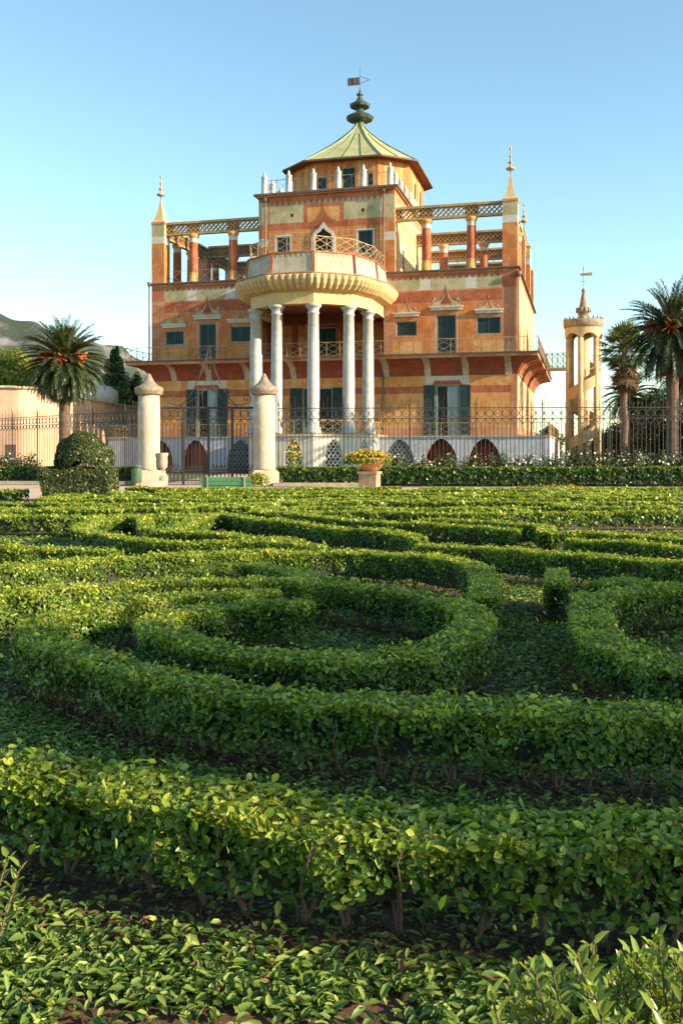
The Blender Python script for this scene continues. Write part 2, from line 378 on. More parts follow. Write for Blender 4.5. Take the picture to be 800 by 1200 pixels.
# ------------------------------------------------------------------ ground and paths
def sheet(name, pts, z, mat, kind='structure'):
    mb = MB(); mb.add([(x, y, z) for x, y in pts], [tuple(range(len(pts)))]); o = mb.build(name, mat); tag(o, kind=kind); return o
sheet('ground', [(-4000, -60), (4000, -60), (4000, 9000), (-4000, 9000)], 0, M['litter'])
sheet('garden_soil', [(-30, -3), (30, -3), (30, 34.6), (-30, 34.6)], .004, M['soil'])
sheet('sandy_path', [(-60, 34.3), (-1.5, 34.3), (2.0, 41.5), (40, 42.6), (40, 44.4), (2.0, 45.4), (-.2, 46.9), (-4.6, 46.9), (-4.8, 74), (-9.2, 74), (-9.6, 47.6), (-60, 52)], .008, M['sand'])
# ------------------------------------------------------------------ palace
TH = radians(14.5); PX, PY = -1.37, 80.04; pc, ps = cos(TH), sin(TH)
pal = empty('palace', (PX, PY, 0), -TH)
tag(pal, 'orange and red striped palace with columned portico and green roofed belvedere', 'palace')
def wp(u, v): return (PX + u * pc + v * ps, PY - u * ps + v * pc)
HW = 16.12; DP = 26.0
matlist = ['ochre', 'ochre2', 'red', 'dred', 'rose', 'green', 'cream', 'white', 'base', 'slate', 'dark', 'marble']
MI = {k: i for i, k in enumerate(matlist)}; ML = [M[k] for k in matlist]
def painted(mb, O, A, Nn, rects, reveal=.22, revmat='ochre'):
    """wall plane: O + a*A + z*Z facing Nn; rects (a0,a1,z0,z1,material|None) painted in order; None = opening"""
    O = np.array(O, float); A = np.array(A, float); Nn = np.array(Nn, float); Z = np.array([0, 0, 1.])
    as_ = sorted({round(r[0], 4) for r in rects} | {round(r[1], 4) for r in rects}); zs = sorted({round(r[2], 4) for r in rects} | {round(r[3], 4) for r in rects})
    G = {}
    for i in range(len(as_) - 1):
        for j in range(len(zs) - 1):
            a, z = (as_[i] + as_[i + 1]) / 2, (zs[j] + zs[j + 1]) / 2; m = -1
            for r in rects:
                if r[0] <= a <= r[1] and r[2] <= z <= r[3]: m = r[4]
            G[i, j] = m
    P = lambda a, z, d=0: O + A * a + Z * z - Nn * d
    for (i, j), m in G.items():
        a0, a1, z0, z1 = as_[i], as_[i + 1], zs[j], zs[j + 1]
        if m == -1: continue
        if m is None:
            rm = MI[revmat]
            if G.get((i - 1, j), -1) is not None: mb.quad(P(a0, z0), P(a0, z1), P(a0, z1, reveal), P(a0, z0, reveal), rm)
            if G.get((i + 1, j), -1) is not None: mb.quad(P(a1, z0), P(a1, z0, reveal), P(a1, z1, reveal), P(a1, z1), rm)
            if G.get((i, j - 1), -1) is not None: mb.quad(P(a0, z0), P(a0, z0, reveal), P(a1, z0, reveal), P(a1, z0), rm)
            if G.get((i, j + 1), -1) is not None: mb.quad(P(a0, z1), P(a1, z1), P(a1, z1, reveal), P(a0, z1, reveal), rm)
        else: mb.quad(P(a0, z0), P(a1, z0), P(a1, z1), P(a0, z1), MI[m])
def louvre(mb, a0, a1, z0, z1, v, mi=0, n=None, fr=.07):
    """a louvred shutter leaf in the facade plane, front at v"""
    mb.box(a0, a0 + fr, v, v + .06, z0, z1, mi); mb.box(a1 - fr, a1, v, v + .06, z0, z1, mi)
    mb.box(a0 + fr, a1 - fr, v, v + .06, z0, z0 + fr, mi); mb.box(a0 + fr, a1 - fr, v, v + .06, z1 - fr, z1, mi)
    n = n or max(4, int((z1 - z0) / .13)); hh = (z1 - z0 - 2 * fr) / n
    for k in range(n):
        z = z0 + fr + k * hh; mb.quad((a0 + fr, v + .012, z), (a1 - fr, v + .012, z), (a1 - fr, v + .05, z + hh * .96), (a0 + fr, v + .05, z + hh * .96), mi)

# --- ground floor wall
mb = MB()
def gf_rects(w):
    r = [(-w, w, 2.9, 8.05, 'ochre2'), (-w, w, 2.9, 3.75, 'rose'), (-w, w, 6.58, 7.17, 'red'), (-w, -w + .55, 2.9, 8.05, 'rose'), (w - .55, w, 2.9, 8.05, 'rose')]
    return r
R = gf_rects(HW)
for c0 in (-10.8, 10.4):
    R += [(c0 - 1.82, c0 + 1.82, 7.3, 8.0, 'white'), (c0 - 1.0, c0 + 1.0, 2.98, 7.25, None)]
R += [(-2.0, .6, 2.98, 7.2, None)]
painted(mb, (0, 0, 0), (1, 0, 0), (0, -1, 0), R)
R = [(0, DP, 2.9, 8.05, 'cream'), (0, DP, 2.9, 3.75, 'rose'), (0, .4, 3.75, 8.05, 'white')]
for k in range(6): R += [(2.2 + k * 4.1, 3.5 + k * 4.1, 3.75, 7.6, 'rose'), (2.5 + k * 4.1, 3.2 + k * 4.1, 3.75, 7.3, None)]
painted(mb, (HW, 0, 0), (0, 1, 0), (1, 0, 0), R)
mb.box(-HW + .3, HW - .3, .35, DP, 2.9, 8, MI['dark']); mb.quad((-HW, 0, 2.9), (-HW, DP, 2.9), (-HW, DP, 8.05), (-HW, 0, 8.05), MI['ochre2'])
mb.build('ground_floor_wall', ML, pal)
# --- cove under the balcony
BO = 1.7
mb = MB(); prof = [(0, 8.02), (.06, 8.3), (.2, 8.62), (.5, 8.95), (.95, 9.2), (1.6, 9.36)]
for i in range(len(prof) - 1):
    (b0, z0), (b1, z1) = prof[i], prof[i + 1]
    c0 = [(-HW - b0, -b0, z0), (HW + b0, -b0, z0), (HW + b0, DP + b0, z0), (-HW - b0, DP + b0, z0)]
    c1 = [(-HW - b1, -b1, z1), (HW + b1, -b1, z1), (HW + b1, DP + b1, z1), (-HW - b1, DP + b1, z1)]
    for k in range(4): mb.quad(c0[k], c0[(k + 1) % 4], c1[(k + 1) % 4], c1[k], 0)
mb.build('cove', M['dred'], pal)
def ribbon(mb, u, wd, side=None, mi=0, pr=.05):
    for i in range(len(prof) - 1):
        (b0, z0), (b1, z1) = prof[i], prof[i + 1]; b0 += pr; b1 += pr; z0 -= pr * .6; z1 -= pr * .6
        if side is None:
            a = [(u - wd, -b0, z0), (u + wd, -b0, z0), (u + wd, -b1, z1), (u - wd, -b1, z1)]; bk = [(p[0], p[1] + pr, p[2] + .07) for p in a]
        else:
            a = [(HW + b0, u - wd, z0), (HW + b0, u + wd, z0), (HW + b1, u + wd, z1), (HW + b1, u - wd, z1)]; bk = [(p[0] - pr, p[1], p[2] + .07) for p in a]
        mb.add(a + bk, [(0, 1, 2, 3), (0, 4, 5, 1), (1, 5, 6, 2), (2, 6, 7, 3), (3, 7, 4, 0)], mi)
for u in (-15.5, -13.9, -10.6, -7.0, -2.8, 5.3, 8.8, 11.95, 15.4):
    if u == -15.5: continue
    b = MB(); ribbon(b, u, .26); b.build('bracket', M['brkt'], pal)
for k in range(12):
    b = MB(); ribbon(b, 1.0 + k * 2.1, .55, 1, pr=.09); b.build('bracket', M['red'], pal)
    b = MB(); ribbon(b, 1.0 + k * 2.1 + .65, .06, 1, pr=.10); b.build('bracket_edge', M['cream'], pal)
# --- balcony slab
mb = MB()
for (x0, x1, y0, y1) in ((-HW - BO, HW + BO, -BO, .02), (HW + .003, HW + BO, .02, DP + BO), (-HW - BO, -HW - .003, .02, DP + BO)):
    mb.box(x0, x1, y0, y1, 9.36, 9.62, 0); 
mb.build('balcony_slab', M['rose'], pal)
mb = MB(); mb.box(-HW - BO - .12, HW + BO + .12, -BO - .12, .02, 9.62, 9.72, 0); mb.box(HW + .003, HW + BO + .12, .02, DP + BO, 9.62, 9.72, 0)
mb.box(-HW - BO - .12, -HW - .003, .02, DP + BO, 9.62, 9.72, 0); mb.build('balcony_edge', M['slate'], pal)
def railing(name, pts, h, mat, parent, step=1.25, w=.035, lat=2, wr=.045):
    mb = MB()
    for (p, q) in zip(pts[:-1], pts[1:]):
        p = np.array(p, float); q = np.array(q, float); L = np.linalg.norm(q - p); n = max(1, round(L / step)); up = np.array([0, 0, h])
        mb.bar(p + up, q + up, wr); mb.bar(p + up * .06, q + up * .06, w * .8)
        for k in range(n + 1):
            a = p + (q - p) * k / n; mb.bar(a, a + up * 1.02, w)
            if k < n:
                b = p + (q - p) * (k + 1) / n
                for j in range(lat):
                    z0, z1 = up * (.06 + .94 * j / lat), up * (.06 + .94 * (j + 1) / lat)
                    mb.bar(a + z0, b + z1, w * .6); mb.bar(a + z1, b + z0, w * .6)
    return mb.build(name, mat, parent)
e = BO + .02
railing('balcony_railing', [(-HW - e, -e, 9.72), (HW + e, -e, 9.72), (HW + e, DP, 9.72)], 1.15, M['rail'], pal, 1.15, .04)
railing('balcony_railing', [(-HW - e, -e, 9.72), (-HW - e, DP, 9.72)], 1.15, M['rail'], pal, 1.15, .04)

# --- upper wall (main floor) front
RL, RR = -6.1, 5.0     # the loggia behind the portico
mb = MB(); R = []
for (a, b) in ((-HW, RL), (RR, HW)):
    R += [(a, b, 9.6, 16.5, 'ochre'), (a, b, 14.0, 15.15, 'red'), (a, b, 15.15, 16.5, 'green'), (a, b, 16.28, 16.5, 'red'), (a, b, 14.0, 14.12, 'rose'), (a, b, 15.03, 15.15, 'rose')]
for s in (-1, 1):
    a, b = (HW - 1.25, HW) if s > 0 else (-HW, -HW + 1.25); R += [(a, b, 9.6, 15.15, 'rose'), (a, b, 15.15, 16.5, 'red')]
    a, b = (RR, RR + 1.0) if s > 0 else (RL - .6, RL); R += [(a, b, 9.6, 14.0, 'rose')]
for cx_, w_, z0, z1 in ((7.0, .87, 11.38, 12.62), (13.8, .97, 11.35, 12.75), (-13.9, .9, 11.24, 12.5), (-7.65, .95, 11.32, 12.72)):
    R += [(cx_ - w_ - .12, cx_ + w_ + .12, z0 - .1, z1 + .1, 'rose'), (cx_ - w_, cx_ + w_, z0, z1, None)]
    R += [(cx_ - 1.25, cx_ + 1.25, 9.72, 10.9, 'ochre2')]
    for kk in (-.6, .6): R += [(cx_ + kk - .025, cx_ + kk + .025, 9.8, 10.95, 'dred')]
for cx_ in (10.33, -10.75):
    R += [(cx_ - 1.25, cx_ + 1.25, 9.7, 13.4, 'rose'), (cx_ - 1.05, cx_ + 1.05, 9.7, 13.2, 'ochre'), (cx_ - .95, cx_ - .87, 9.7, 13.2, 'cream'), (cx_ + .87, cx_ + .95, 9.7, 13.2, 'cream'), (cx_ - .8, cx_ + .8, 9.74, 13.04, None)]
for u in (8.58, 12.33, -12.29, -8.58): R += [(u - .45, u + .45, 15.2, 16.28, 'white'), (u - .6, u + .6, 15.15, 15.25, 'white')]
painted(mb, (0, 0, 0), (1, 0, 0), (0, -1, 0), R)
R = [(0, DP, 9.6, 16.5, 'cream'), (0, .45, 9.6, 16.5, 'rose'), (0, DP, 16.1, 16.5, 'rose')]
for k in range(5): R += [(3 + k * 5.0, 4.1 + k * 5.0, 9.74, 12.6, 'rose'), (3.2 + k * 5, 3.9 + k * 5, 9.74, 12.4, None)]
painted(mb, (HW, 0, 0), (0, 1, 0), (1, 0, 0), R)
mb.quad((-HW, 0, 9.6), (-HW, DP, 9.6), (-HW, DP, 16.5), (-HW, 0, 16.5), MI['ochre'])
# loggia recess
RD = 2.6
LR = [(RL, RR, 9.7, 16.4, 'dred')]
for a in (-5.4, -3.2, -1.0, 1.2, 3.4): LR += [(a, a + 1.6, 10.0, 13.0, 'ochre')]
LR += [(-1.6, .5, 9.74, 12.9, 'dred'), (-1.4, .3, 9.74, 12.7, None)]
painted(mb, (0, RD, 0), (1, 0, 0), (0, -1, 0), LR)
mb.quad((RL, 0, 9.7), (RL, RD, 9.7), (RL, RD, 16.4), (RL, 0, 16.4), MI['rose']); mb.quad((RR, RD, 9.7), (RR, 0, 9.7), (RR, 0, 16.4), (RR, RD, 16.4), MI['ochre2'])
mb.quad((RL, 0, 9.7), (RR, 0, 9.7), (RR, RD, 9.7), (RL, RD, 9.7), MI['slate'])
mb.quad((RL, -.02, 13.9), (RR, -.02, 13.9), (RR, -.02, 16.5), (RL, -.02, 16.5), MI['ochre'])
mb.quad((RL, -.02, 13.9), (RL, RD, 13.9), (RR, RD, 13.9), (RR, -.02, 13.9), MI['dred'])
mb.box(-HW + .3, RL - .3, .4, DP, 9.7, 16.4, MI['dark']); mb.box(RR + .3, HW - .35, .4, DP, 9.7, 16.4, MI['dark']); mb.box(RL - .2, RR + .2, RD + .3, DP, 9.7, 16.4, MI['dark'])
mb.build('upper_wall', ML, pal)
# zigzag frieze under the cornice
for (a, b) in ((-HW + 1.3, RL - .1), (RR + .6, HW - 1.3)):
    mb = MB()
    n = round((b - a) / .52); st = (b - a) / n
    for k in range(n): mb.prism([(a + k * st, 0), (a + (k + 1) * st, 0), (a + (k + .5) * st, -.3)], (0, -.006, 16.3), (1, 0, 0), (0, 0, 1), (0, -1, 0), .006, 0)
    mb.build('zigzag_frieze', M['red'], pal)
# painted ornaments above the windows
def ornament(cx_, z, s=1.0):
    o = MB(); f = lambda pts, m: o.prism([(cx_ + a * s, z + b * s) for a, b in pts], (0, -.008, 0), (1, 0, 0), (0, 0, 1), (0, -1, 0), .008, m)
    f([(-1.0, 0), (-.4, 0), (-.1, .75), (0, 1.15), (-.3, .5), (-.75, .35)], 0); f([(1.0, 0), (.75, .35), (.3, .5), (.02, 1.15), (.1, .75), (.4, 0)], 0)
    f([(-.9, .36), (-.6, .5), (-.7, .72)], 0); f([(.9, .36), (.7, .72), (.6, .5)], 0)
    f([(-.06, 1.16), (.06, 1.16), (0, 1.45)], 1); o.build('painted_ornament', [M['green'], M['brkt']], pal)
for cx_ in (7.0, 13.8, -13.9, -7.65): ornament(cx_, 13.15)
for cx_ in (10.33, -10.75):
    ornament(cx_, 13.6, 1.35)
    o = MB(); o.prism([(cx_ - .45, 14.0), (cx_ + .45, 14.0), (cx_ + .12, 14.6), (cx_, 15.4), (cx_ - .12, 14.6)], (0, -.004, 0), (1, 0, 0), (0, 0, 1), (0, -1, 0), .02, 0); o.build('painted_ornament', [M['dred']], pal)
for cx_, w_, z in ((7.0, 1.05, 13.0), (13.8, 1.1, 13.05), (-13.9, 1.1, 12.78), (-7.65, 1.15, 13.0), (10.33, 1.3, 13.42), (-10.75, 1.3, 13.42)):
    o = MB(); o.box(cx_ - w_, cx_ + w_, -.16, -.003, z, z + .22); o.box(cx_ - w_ - .08, cx_ + w_ + .08, -.24, -.003, z + .22, z + .34); o.build('window_hood', M['white'], pal)
def shuttered(cx_, w_, z0, z1, v=.12, mat='shutter'):
    f = MB(); t = .07
    f.box(cx_ - w_, cx_ - w_ + t, v - .04, v + .1, z0, z1); f.box(cx_ + w_ - t, cx_ + w_, v - .04, v + .1, z0, z1); f.box(cx_ - w_ + t, cx_ + w_ - t, v - .04, v + .1, z0, z0 + t); f.box(cx_ - w_ + t, cx_ + w_ - t, v - .04, v + .1, z1 - t, z1)
    win = f.build('window', M['teal'], pal)
    for s in (0, 1):
        l = MB(); a0 = cx_ - w_ + t if s == 0 else cx_ + .01; a1 = cx_ - .01 if s == 0 else cx_ + w_ - t
        louvre(l, a0, a1, z0 + t, z1 - t, v); l.box(a0, a1, v + .07, v + .09, z0 + t, z1 - t); l.build('shutter', M[mat], win)
    return win
for cx_, w_, z0, z1 in ((7.0, .87, 11.38, 12.62), (13.8, .97, 11.35, 12.75), (-13.9, .9, 11.24, 12.5), (-7.65, .95, 11.32, 12.72), (10.33, .8, 9.74, 13.04), (-10.75, .8, 9.74, 13.04)):
    shuttered(cx_, w_, z0, z1)
w_ = shuttered(-.55, .85, 9.74, 12.7, RD + .12)
# ground floor french windows with open shutters
def french(cx_, hw, z0, z1, ajar=True, sw=.9):
    f = MB(); f.box(cx_ - hw, cx_ - hw + .09, .08, .2, z0, z1); f.box(cx_ + hw - .09, cx_ + hw, .08, .2, z0, z1); f.box(cx_ - hw + .09, cx_ + hw - .09, .08, .2, z1 - .1, z1)
    win = f.build('french_window', M['teal'], pal)
    p = MB(); p.box(cx_ - hw + .09, cx_ + hw - .09, .21, .215, z0, z1 - .1); p.build('dark_opening', M['dark'], win)
    if ajar:
        l = MB(); a0, a1 = cx_ + .02, cx_ + hw - .1; v = .03
        l.box(a0, a0 + .09, v, v + .05, z0 + .02, z1 - .12); l.box(a1 - .09, a1, v, v + .05, z0 + .02, z1 - .12)
        for z in (z0 + .02, z0 + 1.0, z1 - .22): l.box(a0 + .09, a1 - .09, v, v + .05, z, z + .1)
        d = l.build('glazed_door', M['teal'], win); q = MB(); q.box(a0 + .09, a1 - .09, v + .02, v + .03, z0 + .12, z1 - .22); q.build('pane', M['bluegl'], d)
        l = MB(); l.box(cx_ - hw + .09, cx_ - hw + .2, v, v + .4, z0 + .02, z1 - .12); l.build('glazed_door', M['teal'], win)
    for s in (-1, 1):
        l = MB(); a = cx_ + s * (hw + .03); a0, a1 = (a, a + sw) if s > 0 else (a - sw, a)
        louvre(l, a0, a1, z0 + .05, (z0 + z1) / 2 - .02, -.09, n=15); louvre(l, a0, a1, (z0 + z1) / 2 + .02, z1, -.09, n=15); l.box(a0, a1, -.025, -.01, z0 + .05, z1); l.build('open_shutter', M['shutter'], win)
french(10.4, 1.0, 3.0, 7.25); french(-10.8, 1.0, 3.0, 7.25); french(-.7, 1.3, 3.0, 7.2, ajar=False, sw=1.1)
for cx_ in (10.4, -10.8):
    o = MB(); o.prism([(cx_ - 1.25, 7.3), (cx_ + 1.25, 7.3), (cx_ + 1.0, 7.62), (cx_ - 1.0, 7.62)], (0, -.01, 0), (1, 0, 0), (0, 0, 1), (0, -1, 0), .03, 0); o.build('painted_lintel', M['red'], pal)
# side windows
for k in range(5):
    o = MB(); o.box(HW - .2, HW - .12, 3.2 + k * 5, 3.9 + k * 5, 9.74, 12.4); o.build('side_window', M['shutter'], pal)
for k in range(6):
    o = MB(); o.box(HW - .2, HW - .12, 2.5 + k * 4.1, 3.2 + k * 4.1, 3.75, 7.3); o.build('side_window', M['shutter'], pal)
# roof terrace of the wings
mb = MB(); mb.box(-HW - .003, HW + .003, -.003, DP, 16.5, 16.66, 0); mb.box(-HW - .22, HW + .22, -.22, DP + .2, 16.66, 16.78, 1); mb.build('roof_terrace', [M['rose'], M['slate']], pal)
# --- tower block
TU = 6.0; TV = 21.0; TZ = 23.75
mb = MB(); R = [(-TU, TU, 16.78, TZ, 'ochre')]
R += [(-TU, TU, 23.35, TZ, 'red'), (-5.1, 5.1, 21.35, 23.35, 'green'), (-TU, -5.1, 21.3, 23.35, 'green'), (5.1, TU, 21.3, 23.35, 'green')]
for a in (-TU, 5.1): R += [(a, a + .9, 19.5, 20.2, 'white'), (a, a + .9, 20.2, 21.4, 'ochre'), (a, a + .9, 20.9, 21.4, 'rose')]
R += [(-5.1, 5.1, 20.85, 21.45, 'red'), (-1.95, 1.6, 21.3, 22.95, 'red'), (-1.6, 1.25, 21.35, 22.65, 'ochre2')]
for k in range(21):
    a = -5.0 + k * .5; R += [(a - .02, a + .02, 16.8, 20.8, 'cream')]
for k in range(8): R += [(-5.1, 5.1, 17.05 + k * .5, 17.09 + k * .5, 'cream')]
R += [(-5.12, -5.05, 16.8, 23.3, 'dred'), (5.05, 5.12, 16.8, 23.3, 'dred')]
R += [(-3.1, -2.85, 21.95, 22.25, 'dark'), (3.15, 3.4, 22.0, 22.3, 'dark')]
TW = [(-3.78, .62, 18.92, 20.31), (3.48, .66, 18.5, 20.45)]
for c_, w_, z0, z1 in TW: R += [(c_ - w_ - .12, c_ + w_ + .12, z0 - .05, z1 + .14, 'white'), (c_ - w_, c_ + w_, z0, z1, None)]
R += [(-1.05, .72, 16.8, 20.1, 'white'), (-.87, .54, 16.8, 20.75, None)]
painted(mb, (0, 0, 0), (1, 0, 0), (0, -1, 0), R)
R = [(0, TV, 16.78, TZ, 'cream'), (0, TV, 22.9, TZ, 'rose'), (0, .5, 16.78, TZ, 'ochre'), (0, TV, 21.3, 21.6, 'ochre2')]
for a in (3.6, 10.0, 16.0): R += [(a - .25, a + 1.0, 16.9, 20.0, 'white'), (a, a + .75, 16.9, 19.4, None)]
painted(mb, (TU, 0, 0), (0, 1, 0), (1, 0, 0), R)
painted(mb, (-TU, 0, 0), (0, 1, 0), (-1, 0, 0), [(0, TV, 16.78, TZ, 'ochre')]); mb.quad((-TU, TV, 16.78), (TU, TV, 16.78), (TU, TV, TZ), (-TU, TV, TZ), MI['ochre'])
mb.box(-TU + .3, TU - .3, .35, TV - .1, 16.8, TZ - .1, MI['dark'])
mb.build('tower_wall', ML, pal)
mb = MB(); n = 20
for k in range(n):
    a = -5.05 + k * 10.1 / n; mb.prism([(a, 0), (a + 10.1 / n, 0), (a + 5.05 / n, -.42)], (0, -.006, 23.36), (1, 0, 0), (0, 0, 1), (0, -1, 0), .006)
# ogee over the door
og = [(-1.25, 0), (-.8, .12), (-.35, .5), (-.1, 1.0), (0, 1.5), (.1, 1.0), (.35, .5), (.8, .12), (1.25, 0)]
mb.prism([(a - .17, b + 21.4) for a, b in og], (0, -.01, 0), (1, 0, 0), (0, 0, 1), (0, -1, 0), .02, 0)
mb.build('painted_frieze', M['red'], pal)
for c_, w_, z0, z1 in TW: shuttered(c_, w_, z0, z1)
for a in (3.6, 10.0, 16.0):
    o = MB(); o.box(TU - .2, TU - .12, a, a + .75, 16.9, 19.4); o.build('side_window', M['shutter'], pal)
# pointed surround of the tower door
o = MB(); pts = [(-1.05, 0), (-1.05, 2.2), (-.85, 2.75), (-.4, 3.05), (0, 3.6), (.4, 3.05), (.85, 2.75), (1.05, 2.2), (1.05, 0), (.85, 0), (.85, 2.1), (.65, 2.55), (.25, 2.8), (0, 3.1), (-.25, 2.8), (-.65, 2.55), (-.85, 2.1), (-.85, 0)]
fp = [(a - .17, b + 17.75) for a, b in pts]
for i in range(8):
    j = 17 - i; o.prism([fp[i], fp[i + 1], fp[j - 1], fp[j]], (0, -.01, 0), (1, 0, 0), (0, 0, 1), (0, -1, 0), .1)
dr = o.build('door_surround', M['white'], pal)
o = MB()
for sg in (-1, 1): o.prism([(-.17 + sg * .87, 19.85), (-.17 + sg * .6, 20.35), (-.17 + sg * .22, 20.6), (-.17, 20.76), (-.17 + sg * .87, 20.76)][::sg], (0, -.004, 0), (1, 0, 0), (0, 0, 1), (0, 1, 0), .1)
o.build('arch_spandrel', M['ochre'], pal)
o = MB(); o.box(-1.0, .66, .1, .15, 16.8, 20.76); o.build('tower_door', M['dark'], pal)
# tower cornice
mb = MB(); mb.box(-TU - .2, TU + .2, -.2, TV + .2, TZ, TZ + .12, 0); mb.box(-TU - .35, TU + .35, -.35, TV + .35, TZ + .12, TZ + .3, 1); mb.build('tower_cornice', [M['rose'], M['slate']], pal)
# parapet colonnettes
def colonnette(x, y):
    b = MB(); z = TZ + .3; b.lathe([(.3, z), (.3, z + .1), (.27, z + .12), (.27, z + 1.45), (.3, z + 1.5), (.14, z + 1.62), (.12, z + 1.8), (.03, z + 1.98)], x, y, 12); b.build('colonnette', M['marble'], pal)
for u in (-5.5, -3.3, -1.1, 1.1, 3.3, 5.6): colonnette(u, .1)
for v in (2.3, 4.6, 6.9, 9.2, 11.5): colonnette(5.6, v)
for v in (2.3, 4.6, 6.9): colonnette(-5.5, v)
railing('tower_railing', [(-5.5, .1, TZ + .3), (5.6, .1, TZ + .3), (5.6, 14, TZ + .3)], 1.2, M['rail'], pal, 1.1, .035, lat=1)
railing('tower_railing', [(-5.5, .1, TZ + .3), (-5.5, 14, TZ + .3)], 1.2, M['rail'], pal, 1.1, .035, lat=1)
# --- belvedere drum and roof
CV = 12.7
def octa(fr, fw, dg, dv, s): # half widths
    return [(-fr * s, -(dv) * s), (fr * s, -(dv) * s), ((fr + dg) * s, -(dv - dg * .86) * s), ((fr + dg) * s, (dv - dg * .86) * s), (fr * s, dv * s), (-fr * s, dv * s), (-(fr + dg) * s, (dv - dg * .86) * s), (-(fr + dg) * s, -(dv - dg * .86) * s)]
def oc(s, z): return [(x, y + CV, z) for x, y in octa(3.6, 0, 2.85, 7.0, s)]
EZ = 28.55
mb = MB(); w0 = oc(.875, TZ + .3); w1 = oc(.875, EZ + .3)
fr_w = {0: None}
for k in range(8):
    if k == 0:
        y = w0[0][1]; xx = w0[1][0]
        Rr = [(-xx, xx, TZ + .3, EZ + .3, 'ochre')]
        for j in range(9): a = -xx + .35 + j * (2 * xx - .7) / 8; Rr += [(a - .1, a + .1, TZ + .3, EZ, 'rose' if j % 2 else 'ochre2')]
        DW = [(-2.12, .46, 26.05, 27.2), (.4, .64, 25.9, 27.9), (2.42, .28, 26.1, 27.35)]
        for c_, w_, z0, z1 in DW: Rr += [(c_ - w_, c_ + w_, z0, z1, None)]
        painted(mb, (0, y, 0), (1, 0, 0), (0, -1, 0), Rr)
    else: 
        a, b = w0[k], w0[(k + 1) % 8]; n = 5
        for j in range(n):
            t0, t1 = j / n, (j + 1) / n; L = lambda t, z: (a[0] + (b[0] - a[0]) * t, a[1] + (b[1] - a[1]) * t, z)
            mb.quad(L(t0, TZ + .3), L(t1, TZ + .3), L(t1, EZ + .3), L(t0, EZ + .3), MI['ochre2' if j % 2 else 'ochre'])
mb.build('drum_wall', ML, pal)
for c_, w_, z0, z1 in DW: shuttered(c_, w_, z0, z1, w0[0][1] + .1)
o = MB(); o.box(w0[2][0] - .02, w0[2][0] + .03, CV - 1.4, CV - .6, 25.3, 27.4); o.box(w0[2][0] - .02, w0[2][0] + .03, CV + 1.6, CV + 2.3, 25.3, 27.4); o.build('side_window', M['shutter'], pal)
RZ = 34.0
rp = [(1.0, 0), (.8, .165), (.55, .385), (.36, .57), (.22, .73), (.13, .84), (.075, .93), (.05, 1.0)]
mb = MB(); seam = MB()
for i in range(len(rp) - 1):
    A = oc(rp[i][0], EZ + (RZ - EZ) * rp[i][1]); B = oc(rp[i + 1][0], EZ + (RZ - EZ) * rp[i + 1][1])
    for k in range(8): mb.quad(A[k], A[(k + 1) % 8], B[(k + 1) % 8], B[k], 0)
    for k in range(8):
        up = np.array([0, 0, .04]); seam.bar(np.array(A[k]) + up, np.array(B[k]) + up, .11)
        m = 4 if k in (0, 4) else (6 if k in (2, 6) else 2)
        if i < 4:
            for j in range(1, m):
                t = j / m; f = lambda P: np.array(P[k]) * (1 - t) + np.array(P[(k + 1) % 8]) * t + up
                seam.bar(f(A), f(B), .06)
A = oc(1.0, EZ); B = oc(.87, EZ - .05)
rf = mb.build('roof', M['copper'], pal); seam.build('roof_seam', M['seam'], rf)
mb = MB()
for k in range(8):
    mb.quad(B[k], B[(k + 1) % 8], A[(k + 1) % 8], A[k], 0)
    a, b = A[k], A[(k + 1) % 8]; mb.bar((a[0], a[1], EZ - .02), (b[0], b[1], EZ - .02), .14, 1, .16)
mb.build('eaves', [M['eave'], M['slate']], rf)
mb = MB(); mb.lathe([(.32, 33.75), (.28, 34.1), (.45, 34.25), (1.25, 34.35), (1.4, 34.6), (1.15, 34.78), (.6, 34.95), (.36, 35.3), (.3, 35.5), (.4, 35.55), (.95, 35.62), (1.05, 35.85), (.8, 36.0), (.45, 36.2), (.26, 36.5), (.2, 36.75), (.34, 36.82), (.34, 36.92), (.16, 37.05), (.08, 37.35), (.03, 37.6), (.025, 39.6)], 0, CV, 10, smooth=False)
fi = mb.build('roof_finial', M['finial'], rf)
mb = MB(); mb.box(-1.25, -.06, CV - .02, CV + .02, 37.85, 38.6); mb.bar((0, CV, 38.7), (.95, CV, 38.25), .04); mb.bar((0, CV, 37.95), (.95, CV, 38.25), .04); mb.bar((-.62, CV - .03, 37.85), (-.62, CV - .03, 38.6), .05); mb.build('weathervane', M['slate'], fi)

